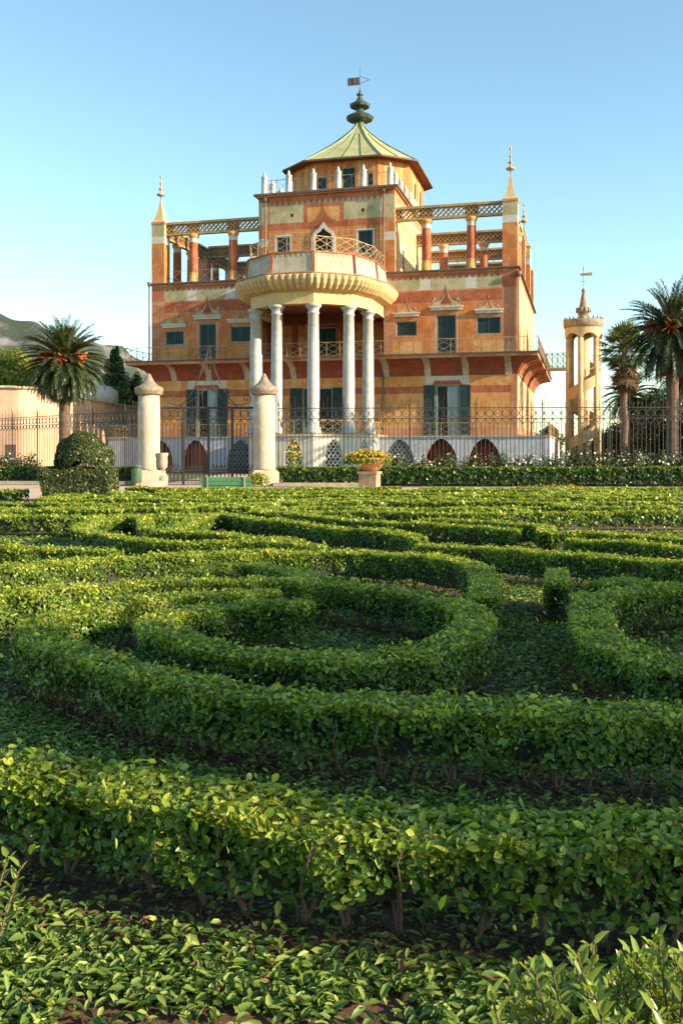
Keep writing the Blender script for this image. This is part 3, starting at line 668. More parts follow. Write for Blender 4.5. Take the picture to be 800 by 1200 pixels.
# --- pergola on the roof terrace
PZ0, PZ1 = 21.1, 22.27
def beam(p, q, closed=False, solid=()):
    b = MB(); p = np.array(p, float); q = np.array(q, float); d = q - p; L = np.linalg.norm(d); d /= L; nrm = np.array([d[1], -d[0], 0]); hw = .2
    Zv = np.array([0, 0, 1.])
    def slab(z0, z1, w, mi, t0=0, t1=L):
        c = [p + d * t + nrm * s * w + Zv * (z - p[2]) for t in (t0, t1) for s in (-1, 1) for z in (z0, z1)]
        b.add(c, [(0, 1, 3, 2), (4, 6, 7, 5), (0, 4, 5, 1), (2, 3, 7, 6), (1, 5, 7, 3), (0, 2, 6, 4)], mi)
    slab(PZ0, PZ0 + .16, hw, 0); slab(PZ1 - .2, PZ1, hw + .06, 0)
    if closed: slab(PZ0 + .16, PZ1 - .2, .05, 1)
    for (t0, t1) in solid: slab(PZ0 + .16, PZ1 - .2, .05, 1, t0, t1)
    z0, z1 = PZ0 + .16, PZ1 - .2; st = .42; n = int(L / st)
    for sgn in (-1, 1):
        for k in range(-1, n + 1):
            t0 = k * st; t1 = t0 + .84
            a0, a1 = max(t0, 0), min(t1, L)
            if a1 <= a0: continue
            f0, f1 = (a0 - t0) / .84, (a1 - t0) / .84
            if sgn < 0: f0, f1 = 1 - f0, 1 - f1
            for sd_ in ((-1, 1) if closed or solid else (-1,)):
                off = nrm * sd_ * .11
                b.bar(p + d * a0 + off + Zv * (z0 + (z1 - z0) * f0 - p[2]), p + d * a1 + off + Zv * (z0 + (z1 - z0) * f1 - p[2]), .07, 0)
    return b.build('pergola_beam', [M['gold'], M['eave'], M['cream']], pal)
for s in (1, -1):
    beam((s * 6.02, .6, PZ0), (s * 14.96, .6, PZ0), solid=[(0.0, .5), (2.0, 3.1), (5.8, 6.9)] if s > 0 else [(2.0, 3.1), (5.8, 6.9), (8.3, 8.94)])
    beam((s * 6.02, 10.5, PZ0), (s * 14.96, 10.5, PZ0), closed=True); beam((s * 6.02, 18.3, PZ0), (s * 14.96, 18.3, PZ0), closed=True)
    beam((s * 15.55, 1.2, PZ0), (s * 15.55, DP - .6, PZ0), closed=True)
    beam((s * 6.02, 25.4, PZ0), (s * 14.96, 25.4, PZ0), closed=True)
def pcol(x, y):
    b = MB(); z = 16.78; b.lathe([(.5, z), (.5, z + .15), (.42, z + .2), (.40, z + .9), (.39, z + 2.9), (.38, z + 3.6), (.38, z + 3.95), (.45, z + 4.05), (.5, z + 4.2), (.5, PZ0)], x, y, 16, bands=[0, 0, 0, 1, 1, 2, 0, 0, 0]); b.build('pergola_column', [M['ochre2'], M['red'], M['white']], pal)
for s in (1, -1):
    for u in (8.58, 12.33): pcol(s * u, .6); pcol(s * u, 10.5)
    for v in (4.2, 7.4, 13.6, 21.5): pcol(s * 15.55, v)
def pier(x0, x1, y0, y1, zt=22.29):
    b = MB(); z = 16.78
    for z0, z1, m in ((z, 20.35, 0), (20.35, 20.95, 2), (20.95, 22.1, 1), (22.1, zt, 3)): b.box(x0, x1, y0, y1, z0, z1, m) if m != 3 else b.box(x0 - .05, x1 + .05, y0 - .05, y1 + .05, z0, z1, 3)
    pr = b.build('corner_pier', [M['ochre'], M['green'], M['white'], M['rose']], pal)
    cx_, cy_ = (x0 + x1) / 2, (y0 + y1) / 2; b = MB(); h = (x1 - x0) / 2
    b.lathe([(h * 1.41, zt), (h * 1.05, zt + .25), (h * .7, zt + .75), (h * .38, zt + 1.4), (h * .16, zt + 2.0), (.05, zt + 2.15)], cx_, cy_, 4, rot=pi / 4, smooth=False); b.build('pyramid_cap', M['cream'], pr)
    b = MB(); b.lathe([(.04, zt + 2.1), (.04, zt + 2.45), (.34, zt + 2.5), (.4, zt + 2.62), (.1, zt + 2.75), (.07, zt + 3.0), (.2, zt + 3.05), (.2, zt + 3.12), (.08, zt + 3.2), (.06, zt + 3.55), (.13, zt + 3.6), (.05, zt + 3.7), (.03, zt + 4.1), (.11, zt + 4.2), (.01, zt + 4.45)], cx_, cy_, 10); b.build('finial', M['gold'], pr)
pier(14.9, 16.12, 0, 1.2); pier(-16.12, -14.9, 0, 1.2)
pier(14.9, 16.12, 17.7, 18.9, 22.2); pier(-16.12, -14.9, 17.7, 18.9, 22.2)
for s in (1, -1):
    for v in (10.5, 25.3): b = MB(); b.box(min(s * 14.95, s * 16.1), max(s * 14.95, s * 16.1), v - .5, v + .5, 16.78, PZ0); b.build('back_pier', M['rose'], pal)
for s in (1, -1):
    railing('terrace_railing', [(s * 6.02, .35, 16.78), (s * 14.9, .35, 16.78)], 1.1, M['rail'], pal, 1.6, .035, lat=1, wr=.03)
    railing('terrace_railing', [(s * 15.9, 1.2, 16.78), (s * 15.9, DP, 16.78)], 1.1, M['rail'], pal, 1.6, .035, lat=1, wr=.03)
# drain pipes
for u, z0, z1 in ((-5.35, 16.78, 23.3), (5.1, 9.8, 23.4), (5.05, 3.0, 8.6), (-16.3, 9.8, 16.5)):
    b = MB(); b.tube([(u, -.12, z0), (u, -.12, z1)], .075, 8); b.lathe([(.1, z1), (.2, z1 + .25), (.2, z1 + .4)], u, -.12, 8); b.build('drain_pipe', M['pipe'], pal)
b = MB(); b.tube([(HW + .1, -.1, 9.8), (HW + .1, -.1, 16.0)], .06, 8); b.lathe([(.1, 15.9), (.22, 16.1), (.22, 16.35)], HW + .1, -.1, 8); b.build('drain_pipe', M['pipe'], pal)

# --- portico
V0 = -4.2
def pp(r, k, z): # k in column index space, 0..5 -> angles -90..90 about the facade normal
    a = radians(-90 + 36 * k); return (r * sin(a), V0 - r * cos(a), z)
def ringpts(r, z, back=True):
    L = [pp(r, k, z) for k in range(6)]
    return ([(-r, .0, z)] + L + [(r, .0, z)]) if back else L
COLR = 4.68
for k in range(6):
    x, y, _ = pp(COLR, k, 0); b = MB(); z0, z1 = 3.1, 12.95
    b.lathe([(.62, z0), (.62, z0 + .22), (.58, z0 + .25), (.6, z0 + .4), (.52, z0 + .55), (.47, z0 + .6), (.47, z0 + 3.5), (.445, z0 + 6.5), (.41, z1 - .75), (.46, z1 - .72), (.46, z1 - .64), (.41, z1 - .6), (.42, z1 - .4), (.55, z1 - .22), (.62, z1 - .18), (.62, z1)], x, y, 20)
    c_ = b.build('column', M['marble'], pal)
def loft(name, secs, mat, parent, flat=True, inner=None):
    b = MB()
    for (r0, z0), (r1, z1) in zip(secs[:-1], secs[1:]):
        A, B = ringpts(r0, z0), ringpts(r1, z1)
        for i in range(len(A) - 1): b.quad(A[i], A[i + 1], B[i + 1], B[i])
    return b.build(name, mat, parent)
loft('entablature', [(4.3, 13.9), (4.3, 12.96), (5.14, 12.96), (5.14, 13.05), (5.08, 13.07), (5.08, 13.95)], M['cream'], pal)
b = MB(); A = ringpts(4.7, 13.6); b.add(A, [tuple(range(len(A)))[::-1]]); b.build('portico_ceiling', M['dred'], pal)
# scalloped flaring cornice
def edgept(r, t, z):
    """point on the polygon ring of circumradius r at parameter t in 0..7 (segments)"""
    A = ringpts(r, z); i = min(int(t), 6); f = t - i; return np.array(A[i]) * (1 - f) + np.array(A[i + 1]) * f
b = MB(); prof_c = [(5.08, 13.9, 0), (5.22, 13.95, .2), (5.6, 14.12, .8), (5.95, 14.45, 1.0), (6.16, 14.8, 1.0), (6.2, 15.08, .9), (6.05, 15.12, 0), (5.4, 15.16, 0)]
tv = []
for seg in range(7):
    nl = 7 if 1 <= seg <= 5 else 8
    for j in range(nl * 5): tv.append((seg + j / (nl * 5), (j % 5) / 5))
tv.append((7, 0))
rows = []
for r, z, am in prof_c:
    row = []
    for t, ph in tv:
        bulge = abs(sin(pi * ph)) * .17 * am; row.append(edgept(r + bulge, t, z - bulge * .7))
    rows.append(row)
vs = [p for row in rows for p in row]; m_ = len(tv)
b.add(vs, [(i * m_ + j, i * m_ + j + 1, (i + 1) * m_ + j + 1, (i + 1) * m_ + j) for i in range(len(rows) - 1) for j in range(m_ - 1)], 0, False)
for i, a in enumerate(b.f): pass
b.build('scalloped_cornice', M['cream'], pal)
b = MB()
for i in range(7):
    b.bar(ringpts(6.19, 15.14)[i], ringpts(6.19, 15.14)[i + 1], .12, 0, .08)
b.build('cornice_rim', M['rose'], pal)
loft('parapet', [(5.45, 15.14), (5.25, 16.85), (5.0, 16.85), (5.0, 15.2)], M['para'], pal)
b = MB(); A0, A1 = ringpts(5.48, 15.2), ringpts(5.28, 16.86)
for i in range(7):
    b.bar(A1[i], A1[i + 1], .12, 0, .1); b.bar(A0[i], A0[i + 1], .08, 0, .12)
for i in range(1, 7): b.bar(A0[i], A1[i], .2, 0, .1)
b.build('parapet_red_edging', M['red'], pal)
b = MB()
for i in range(1, 6):
    p0, p1 = np.array(ringpts(5.275, 16.78)[i]), np.array(ringpts(5.275, 16.78)[i + 1]); nn = 7; d = (p1 - p0) * .9; o_ = p0 + (p1 - p0) * .05; nr = np.array([d[1], -d[0], 0]); nr /= np.linalg.norm(nr)
    for k in range(nn):
        a = o_ + d * k / nn; c2 = o_ + d * (k + 1) / nn; m2 = (a + c2) / 2 + np.array([0, 0, -.26]) + nr * .045
        b.add([a + nr * .01, m2, c2 + nr * .01], [(0, 1, 2)], 0)
b.build('painted_zigzag', M['green'], pal)
b = MB(); A = ringpts(5.1, 15.22); b.add(A, [tuple(range(len(A)))]); b.build('portico_deck', M['slate'], pal)
railing('portico_railing', ringpts(5.13, 16.87), 1.2, M['rail'], pal, 1.0, .05)
# portico floor and basement
b = MB()
for (r0, z0), (r1, z1) in (((5.3, 2.88), (5.4, 2.9)), ((5.4, 2.9), (5.4, 3.08)), ((5.4, 3.08), (0.01, 3.1))):
    A, B = ringpts(r0, z0), ringpts(r1, z1)
    for i in range(7): b.quad(A[i], A[i + 1], B[i + 1], B[i])
b.build('portico_floor', M['stone'], pal)
def arch_z(x, hw, zs, za):
    """pointed arch outline height"""
    t = min(1, abs(x) / hw); return zs + (za - zs) * (1 - t ** 1.75) ** .75
def arched_wall(mb, O, A, Nn, L, arches, z1, z0=0, dep=.35, mi=0, mj=1):
    O = np.array(O, float); A = np.array(A, float); Nn = np.array(Nn, float); P = lambda a, z, d=0: O + A * a + np.array([0, 0, z]) - Nn * d
    cur = 0
    for (c, hw, zs, za, mb_) in arches:
        mb.quad(P(cur, z0), P(c - hw, z0), P(c - hw, z1), P(cur, z1), mi); n = 14
        mb.quad(P(c - hw, z0), P(c - hw, z0, dep), P(c - hw, zs, dep), P(c - hw, zs), mj); mb.quad(P(c + hw, z0, dep), P(c + hw, z0), P(c + hw, zs), P(c + hw, zs, dep), mj)
        for k in range(n):
            xa, xb = -hw + 2 * hw * k / n, -hw + 2 * hw * (k + 1) / n; za_, zb_ = arch_z(xa, hw, zs, za), arch_z(xb, hw, zs, za)
            mb.quad(P(c + xa, za_), P(c + xb, zb_), P(c + xb, z1), P(c + xa, z1), mi); mb.quad(P(c + xa, za_), P(c + xa, za_, dep), P(c + xb, zb_, dep), P(c + xb, zb_), mj)
        cur = c + hw
    mb.quad(P(cur, z0), P(L, z0), P(L, z1), P(cur, z1), mi)
def lattice(O, A, Nn, c, hw, zs, za, d=.1, mat='white', name='lattice_window', gl='dark'):
    b = MB(); O = np.array(O, float); A = np.array(A, float); Nn = np.array(Nn, float); P = lambda a, z, dd=0: O + A * (a + c) + np.array([0, 0, z]) - Nn * (d + dd)
    st = .36
    for s in (1, -1):
        k = -12
        while k < 14:
            x0 = k * st; pts = []
            for q in range(41):
                z = .15 + (za - .15) * q / 40; x = x0 + s * (z - 1.4) * .75
                ok = abs(x) < hw and z < arch_z(x, hw, zs, za); pts.append((ok, x, z))
            run = [p for p in pts if p[0]]
            if len(run) > 1: b.bar(P(run[0][1], run[0][2]), P(run[-1][1], run[-1][2]), .075)
            k += 1
    prev = None
    for q in range(21):
        x = -hw + 2 * hw * q / 20; p = (x * .97, arch_z(x, hw, zs, za) - .03)
        if prev: b.bar(P(*prev), P(*p), .09)
        prev = p
    b.bar(P(-hw + .05, .0), P(-hw + .05, zs), .09); b.bar(P(hw - .05, .0), P(hw - .05, zs), .09)
    o = b.build(name, M[mat], pal)
    g_ = MB(); g_.add([P(-hw, 0, .2), P(hw, 0, .2), P(hw, za, .2), P(-hw, za, .2)], [(0, 1, 2, 3)]); g_.build('dark_opening', M[gl], o)
b = MB()
for i in range(7):
    p0, p1 = np.array(ringpts(5.25, 0)[i]), np.array(ringpts(5.25, 0)[i + 1]); d = p1 - p0; L = np.linalg.norm(d); d /= L; nr = np.array([d[1], -d[0], 0])
    if 1 <= i <= 5:
        arched_wall(b, p0, d, nr, L, [(L / 2, .72, 1.3, 2.72, 0)], 2.88); lattice(p0, d, nr, L / 2, .72, 1.3, 2.72)
    else: b.quad(p0, p1, p1 + np.array([0, 0, 2.88]), p0 + np.array([0, 0, 2.88]), 0)
b.build('portico_basement', [M['white'], M['base']], pal)
# --- terrace basement
TA, TB = 2.65, 3.0
b = MB(); O = (-HW - TA, -TB, 0); L = 2 * (HW + TA); off = HW + TA
AR = [(-13.9, 1.15, 1.3, 2.72, 'dark'), (-10.6, 1.1, 1.3, 2.74, 'wood'), (-6.55, 1.15, 1.3, 2.74, 'lat'), (7.0, 1.15, 1.3, 2.74, 'lat'), (10.35, 1.25, 1.25, 2.78, 'dark'), (13.78, 1.25, 1.25, 2.78, 'dark')]
arched_wall(b, O, (1, 0, 0), (0, -1, 0), L, [(a + off, w, zs, za, 0) for a, w, zs, za, _ in AR], 2.9, mj=1, dep=.8)
arched_wall(b, (HW + TA, -TB, 0), (0, 1, 0), (1, 0, 0), DP + TB, [], 2.9); arched_wall(b, (-HW - TA, DP, 0), (0, -1, 0), (-1, 0, 0), DP + TB, [], 2.9)
b.build('basement_wall', [M['base'], M['red']], pal)
b = MB(); b.box(-HW - TA - .08, HW + TA + .08, -TB - .08, DP, 2.9, 3.0); b.build('terrace_slab', M['stone'], pal)
b = MB(); b.box(-HW - TA + .5, HW + TA - .5, -TB + 1.3, DP - 1, 0, 2.85); b.build('basement_interior', M['dred'], pal)
for a, w, zs, za, kd in AR:
    if kd == 'lat': lattice(O, (1, 0, 0), (0, -1, 0), a + off, w, zs, za, mat='latt', gl='slate')
    elif kd == 'wood':
        d_ = MB()
        for k in range(7): x0 = a - w + .02 + k * 2 * w / 7 * .98; d_.box(x0, x0 + 2 * w / 7 - .03, -TB + .55 + .03 * (k % 2), -TB + .6 + .03 * (k % 2), .05, 2.7)
        d_.build('basement_door', M['eave'], pal)
railing('terrace_railing', [(5.7, -TB + .1, 3.0), (HW + TA - .1, -TB + .1, 3.0), (HW + TA - .1, DP, 3.0)], 1.05, M['rail'], pal, .9, .03)
railing('terrace_railing', [(-HW - TA + .1, DP, 3.0), (-HW - TA + .1, -TB + .1, 3.0), (-5.7, -TB + .1, 3.0)], 1.05, M['rail'], pal, .9, .03)
railing('portico_railing', [tuple(np.array(p) + np.array((0, 0, 3.1))) for p in ringpts(5.0, 0)], 1.05, M['rail'], pal, .8, .05)

# ------------------------------------------------------------------ bridge and spiral tower
tx_, ty_ = wp(HW + 5.15, 13.0)
br = empty('footbridge', (*wp(HW + BO, 13.0), 0), -TH); tag(br, 'thin iron footbridge joining the balcony to the spiral stair tower', 'bridge')
b = MB(); b.box(0.1, 2.1, -.6, .6, 9.35, 9.6); b.build('deck', M['stone'], br)
for s in (-.58, .58): railing('bridge_railing', [(0.1, s, 9.6), (2.1, s, 9.6)], 1.35, M['rail'], br, .5, .05)
st = empty('spiral_stair_tower', (tx_, ty_, 0), -TH); tag(st, 'yellow sandstone spiral stair tower with open arches and pointed spire', 'tower')
b = MB(); b.lathe([(.52, 0), (.52, 12.9)], 0, 0, 20); b.build('newel', M['towerstone'], st)
for k in range(6):
    a = 2 * pi * k / 6 + .35; b = MB(); b.lathe([(.24, 0), (.24, 12.2)], 1.45 * cos(a), 1.45 * sin(a), 12); b.build('post', M['towerstone'], st)
b = MB(); n = 110
for k in range(n):                                # helicoidal solid parapet and ramp
    a0, a1 = -5.2 + k * .115, -5.2 + (k + 1) * .115; z0, z1 = .2 + k * 9.3 / n, .2 + (k + 1) * 9.3 / n
    for r0, r1, lo, hi in ((1.42, 1.56, -.3, .75), (.5, 1.5, -.3, -.05)):
        v = [];
        for a, z in ((a0, z0), (a1, z1)):
            for r in (r0, r1):
                for h_ in (lo, hi): v.append((r * cos(a), r * sin(a), z + h_))
        b.add(v, [(0, 4, 5, 1), (2, 3, 7, 6), (1, 5, 7, 3), (0, 2, 6, 4)])
b.build('spiral_ramp', M['towerstone'], st)
b = MB()
for k in range(0, n, 3):
    a = -5.2 + k * .115; z = .2 + k * 9.3 / n + .75; a2 = a + .345; z2 = z + 3 * 9.3 / n
    b.bar((1.5 * cos(a), 1.5 * sin(a), z), (1.5 * cos(a), 1.5 * sin(a), z + .75), .04); b.bar((1.5 * cos(a), 1.5 * sin(a), z + .75), (1.5 * cos(a2), 1.5 * sin(a2), z2 + .75), .04)
b.build('stair_railing', M['rail'], st)
b = MB(); n = 60
for k in range(n):                                # arcade ring
    a0, a1 = 2 * pi * k / n, 2 * pi * (k + 1) / n
    f = lambda a: 12.0 + .65 * abs(cos(3 * (a - .35) + pi / 2)) ** .6
    v = []
    for a in (a0, a1):
        for r in (1.2, 1.7):
            for z in (f(a), 13.2): v.append((r * cos(a), r * sin(a), z))
    b.add(v, [(0, 4, 5, 1), (2, 3, 7, 6), (0, 2, 6, 4)])
b.build('arcade_ring', M['towerstone'], st)
up = lambda z: z if z < 13.96 else 13.95 + (z - 13.95) * .66
b = MB(); b.lathe([(r_, up(z)) for r_, z in [(.1, 13.1), (1.6, 13.12), (1.78, 13.25), (1.84, 13.6), (1.84, 13.95), (1.66, 13.95), (1.5, 13.9), (.60, 13.95), (.5, 14.4), (.52, 15.0), (.62, 15.05), (.66, 15.3), (.66, 15.72), (.46, 15.75), (.40, 15.9), (.24, 17.2), (.14, 17.9), (.19, 18.0), (.19, 18.25), (.1, 18.45), (.03, 18.5)]], 0, 0, 24)
for k in range(24):
    a = 2 * pi * k / 24; b.lathe([(.09, 13.95), (.09, 14.1), (.01, 14.2)], 1.74 * cos(a), 1.74 * sin(a), 6)
    if k % 2: b.lathe([(.05, up(15.1)), (.06, up(15.7))], .67 * cos(a), .67 * sin(a), 6)
b.build('crown', M['capstone'], st)
b = MB(); b.bar((0, 0, 16.9), (0, 0, 18.9), .05); b.bar((-.18, 0, 17.6), (.18, 0, 17.6), .06); b.lathe([(.08, 18.7), (.07, 18.8), (.01, 19.2)], 0, 0, 6); b.prism([(-.3, 18.1), (.85, 18.1), (.7, 18.25), (.85, 18.4), (-.3, 18.36)], (0, -.02, 0), (1, 0, 0), (0, 0, 1), (0, 1, 0), .04); b.build('weathervane', M['gold'], st)

# ------------------------------------------------------------------ gate pillars, gate, fences
def pillar(px, d, label, sc=1.0, rz=.2):
    X = (px - 400) / FPX * d; r = empty('gate_pillar', (X, d, 0), rz); tag(r, label, 'pillar', 'stone pillars of the gate')
    b = MB(); b.box(-.66, .66, -.62, .62, -.05, .72); b.box(-.6, .6, -.56, .56, .72, .8); b.build('plinth', M['stone'], r)
    b = MB(); b.lathe([(.575, .78), (.575, .9), (.555, 1.6), (.55, 3.2), (.535, 4.6)], 0, 0, 32); b.build('shaft', M['stone'], r)
    b = MB(); b.lathe([(.5, 4.58), (.62, 4.6), (.69, 4.68), (.69, 4.74), (.72, 4.76), (.72, 4.96), (.66, 5.0), (.46, 5.09), (.32, 5.22), (.21, 5.38), (.14, 5.54), (.09, 5.64), (.02, 5.7)], 0, 0, 28); b.build('cap', M['capstone'], r)
    return r
pillar(174.7, 47.6, 'pale round stone gate pillar with pointed cap, beside the green bin', rz=.25)
pillar(309.5, 47.6, 'pale round stone gate pillar with pointed cap, behind the end of the bench', rz=.25)
def iron_panel(mb, p, q, z0, zr2, zr1, spacing=.215, spikes=True, extra=True):
    p = np.array((*p, 0), float); q = np.array((*q, 0), float); d = q - p; L = np.linalg.norm(d); d /= L; Z = np.array([0, 0, 1.])
    P = lambda t, z: p + d * t + Z * z
    for z, w in ((zr1, .045), (zr2, .045), (z0 + .12, .05)): mb.bar(P(0, z), P(L, z), w)
    n = int(L / spacing); zm = zr2 - .3
    for k in range(n + 1):
        t = k * spacing
        if t > L: break
        if k % 2 == 0:
            mb.bar(P(t, z0), P(t, zr2), .03)
            if spikes: mb.bar(P(t, zr1), P(t, zr1 + (.62 if k % 4 == 0 else .4)), .02)
            for s in (-1, 1):
                if 0 <= t + s * spacing <= L: mb.bar(P(t, zr2), P(t + s * spacing, zm), .03)
            rr = (zr1 - zr2) / 2 * .72; c = P(t + spacing, (zr1 + zr2) / 2)
            if t + spacing < L:
                pts = [c + d * rr * cos(a) + Z * rr * sin(a) for a in np.linspace(0, 2 * pi, 9)]
                for a, b_ in zip(pts[:-1], pts[1:]): mb.bar(a, b_, .028)
                if extra: mb.bar(P(t, zr2), P(t, zr1), .022)
        else:
            mb.bar(P(t, z0), P(t, zm), .03)
            if spikes: mb.bar(P(t, zr1), P(t, zr1 + .28), .02)
def fence(p, q, label, posts, h=4.0):
    r = empty('iron_fence', (p[0], p[1], 0)); tag(r, label, 'fence', 'iron railings of the palace garden')
    b = MB(); iron_panel(b, (0, 0), (q[0] - p[0], q[1] - p[1]), .15, h - .55, h); b.build('railings', M['iron'], r)
    b = MB(); b.bar((0, 0, .12), (q[0] - p[0], q[1] - p[1], .12), .35, 0, .3); b.build('plinth', M['stone'], r)
    L = hypot(q[0] - p[0], q[1] - p[1])
    for k in range(posts + 1):
        t = k / posts; b = MB(); x, y = (q[0] - p[0]) * t, (q[1] - p[1]) * t; b.bar((x, y, 0), (x, y, h + .1), .05); b.lathe([(.03, h + .1), (.045, h + .16), (.01, h + .5)], x, y, 6); b.build('post', M['iron'], r)
    return r
fence((-3.3, 49.2), (24, 47.6), 'long dark iron fence with circles and spikes in front of the palace', 8)
fence((-9.95, 51.4), (-27, 68.0), 'dark iron fence running away beside the pink building', 7)
gt = empty('iron_gate', (-9.2, 48.3, 0)); tag(gt, 'tall dark iron double gate with scrolled top between the stone pillars', 'gate')
GL = 4.75
for (a, c_) in ((0, 1.05), (1.12, GL / 2 - .03), (GL / 2 + .03, 3.55), (3.62, GL)):
    b = MB(); iron_panel(b, (a, 0), (c_, 0), .12, 3.4, 3.95, .2, spikes=False); b.bar((a, 0, .12), (a, 0, 3.98), .06); b.bar((c_, 0, .12), (c_, 0, 3.98), .06)
    b.bar((a, 0, .75), (c_, 0, .75), .05)
    t = a + .1
    while t < c_ - .2:
        b.bar((t, 0, .75), (t + .1, 0, 1.1), .03); b.bar((t + .1, 0, 1.1), (t + .2, 0, .75), .03); b.bar((t, 0, .2), (t + .2, 0, .7), .025); b.bar((t + .2, 0, .2), (t, 0, .7), .025); t += .2
    b.build('gate_leaf', M['iron'], gt)
for a in (1.085, 3.585):
    b = MB(); b.bar((a, 0, 0), (a, 0, 4.05), .12); b.build('gate_post', M['iron'], gt)
b = MB(); b.bar((0, 0, 4.0), (GL, 0, 4.0), .09)
cx_ = GL / 2
for s in (-1, 1):
    sp = []
    for k in range(22): a = k / 21 * 2.6 * pi; r_ = .05 + .21 * (1 - k / 21); sp.append((cx_ + s * (1.95 + r_ * sin(a) * 1.0), 0, 4.42 + r_ * -cos(a) + .05))
    b.tube([(cx_ + s * .15, 0, 5.0), (cx_ + s * .6, 0, 4.55), (cx_ + s * 1.2, 0, 4.18), (cx_ + s * 1.7, 0, 4.12)] + sp, .022, 5)
    b.tube([(cx_ + s * .25, 0, 6.4), (cx_ + s * .5, 0, 5.5), (cx_ + s * .8, 0, 4.9), (cx_ + s * 1.05, 0, 4.75), (cx_ + s * 1.2, 0, 4.9)], .02, 5)
    b.tube([(cx_ + s * .02, 0, 7.1), (cx_ + s * .3, 0, 5.9), (cx_ + s * .95, 0, 4.6), (cx_ + s * 1.5, 0, 4.0)], .024, 5)
    b.tube([(cx_ + s * .02, 0, 7.1), (cx_ + s * .12, 0, 5.6), (cx_ + s * .35, 0, 4.6), (cx_ + s * .3, 0, 4.0)], .02, 5)
b.build('scrollwork', M['iron'], gt)

# ------------------------------------------------------------------ bench, bin, pot, urn
bn = empty('park_bench', (-4.45, 36.3, 0), radians(-2)); tag(bn, 'green slatted park bench seen from behind on the sandy path', 'bench')
for k in range(3):
    b = MB(); z = .26 + k * .165; y = -.02 - k * .03; b.box(-.97, .97, y, y + .035, z, z + .15); b.build('back_slat', M['bench'], bn)
for k in range(3):
    b = MB(); b.box(-.95, .95, .1 + k * .14, .22 + k * .14, .40, .435); b.build('seat_slat', M['bench'], bn)
for s in (-.72, .72):
    b = MB(); b.bar((s, .02, 0), (s, -.11, .8), .06); b.bar((s, .5, 0), (s, .46, .4), .06); b.bar((s, 0, .37), (s, .5, .37), .05); b.build('leg', M['metal'], bn)
bi = empty('litter_bin', (-10.15, 46.6, 0)); tag(bi, 'round green metal litter bin with a lid, left of the gate pillar', 'bin')
b = MB(); b.lathe([(.23, .2), (.25, .22), (.27, .82), (.28, .85), (.26, .85), (.24, .4)], 0, 0, 20); b.build('body', M['bin'], bi)
b = MB(); b.lathe([(.29, .98), (.29, 1.02), (.2, 1.08), (.03, 1.1)], 0, 0, 20); b.build('lid', M['bin'], bi)
b = MB(); [b.bar((.25 * cos(a), .25 * sin(a), .8), (.25 * cos(a), .25 * sin(a), 1.0), .03) for a in (0.3, 2.4, 4.5)]; b.lathe([(.2, .84), (.2, .97)], 0, 0, 12); b.build('dark_mouth', M['slate'], bi)
for a in (.6, 2.7, 4.8):
    b = MB(); b.bar((.17 * cos(a), .17 * sin(a), 0), (.17 * cos(a), .17 * sin(a), .22), .05); b.build('foot', M['terra'], bi)
po = empty('flower_bowl', (1.33, 44.3, 0)); tag(po, 'wide terracotta bowl of yellow flowers on a square stone pedestal', 'flower pot')
b = MB(); b.box(-.42, .42, -.4, .4, 0, .68); b.box(-.48, .48, -.46, .46, .68, .8); b.build('pedestal', M['tan'], po); po.children[0].rotation_euler = (0, 0, -.3)
b = MB(); b.lathe([(.28, .8), (.34, .84), (.52, 1.0), (.66, 1.2), (.72, 1.34), (.76, 1.36), (.76, 1.42), (.70, 1.42), (.6, 1.3)], .05, 0, 28); b.build('bowl', M['terra'], po)
n = 2600; a = RNG.uniform(0, 2 * pi, n); r_ = np.sqrt(RNG.random(n)); C = np.c_[-.12 + r_ * cos(0) * np.cos(a) * 1.15, r_ * np.sin(a) * .8, 1.38 + .38 * (1 - r_ ** 2) * RNG.random(n) + .06 * RNG.normal(size=n) - .25 * (r_ > .8) * RNG.random(n)]
leaves('foliage', C, np.c_[np.cos(a) * r_, np.sin(a) * r_, np.ones(n) * .8] + RNG.normal(0, .5, (n, 3)), .12 * RNG.uniform(.6, 1.3, n), M['leaf'], po, RNG.random(n) * .8, detail=0)
n = 420; a = RNG.uniform(0, 2 * pi, n); r_ = np.sqrt(RNG.random(n)); C = np.c_[-.12 + r_ * np.cos(a) * 1.2, r_ * np.sin(a) * .85, 1.45 + .38 * (1 - r_ ** 2) * RNG.uniform(.7, 1.1, n) - .15 * (r_ > .85) * RNG.random(n)]
leaves('blossoms', C, RNG.normal(0, 1, (n, 3)) + np.array([.3, -.6, .6]), .075 * RNG.uniform(.7, 1.3, n), M['yflower'], po, aspect=1, detail=0)
ur = empty('stone_urn', ((189.5 - 400) / FPX * 47.2, 47.4, 0)); ur.scale = (.86, .86, .96); tag(ur, 'carved stone urn on a baluster foot beside the gate pillar', 'urn')
b = MB(); b.lathe([(.32, 0), (.32, .1), (.3, .12), (.36, .3), (.34, .5), (.2, .68), (.17, .75), (.24, .8)], 0, 0, 16); b.build('foot', M['kerb'], ur)
b = MB(); b.lathe([(.12, .78), (.14, .85), (.3, 1.0), (.32, 1.3), (.3, 1.5), (.36, 1.68), (.36, 1.74), (.27, 1.74), (.25, 1.6)], 0, 0, 16); b.build('bowl', M['kerb'], ur)
b = MB(); b.box(-.45, .35, -.3, .25, 0, .3); o = b.build('stone_block', M['stone']); o.location = (-9.05, 46.4, 0); o.rotation_euler = (0, 0, .2); tag(o, 'low rough stone block lying at the foot of the urn', 'stone')
# kerbs along the path
b = MB(); b.bar((-3.4, 46.95, .09), (.9, 46.8, .09), .25, 0, .18); o = b.build('kerb', M['kerb']); tag(o, kind='structure')
b = MB(); b.bar((-10.6, 49.2, .09), (-30, 50.4, .09), .25, 0, .18); o = b.build('kerb', M['kerb']); tag(o, kind='structure')

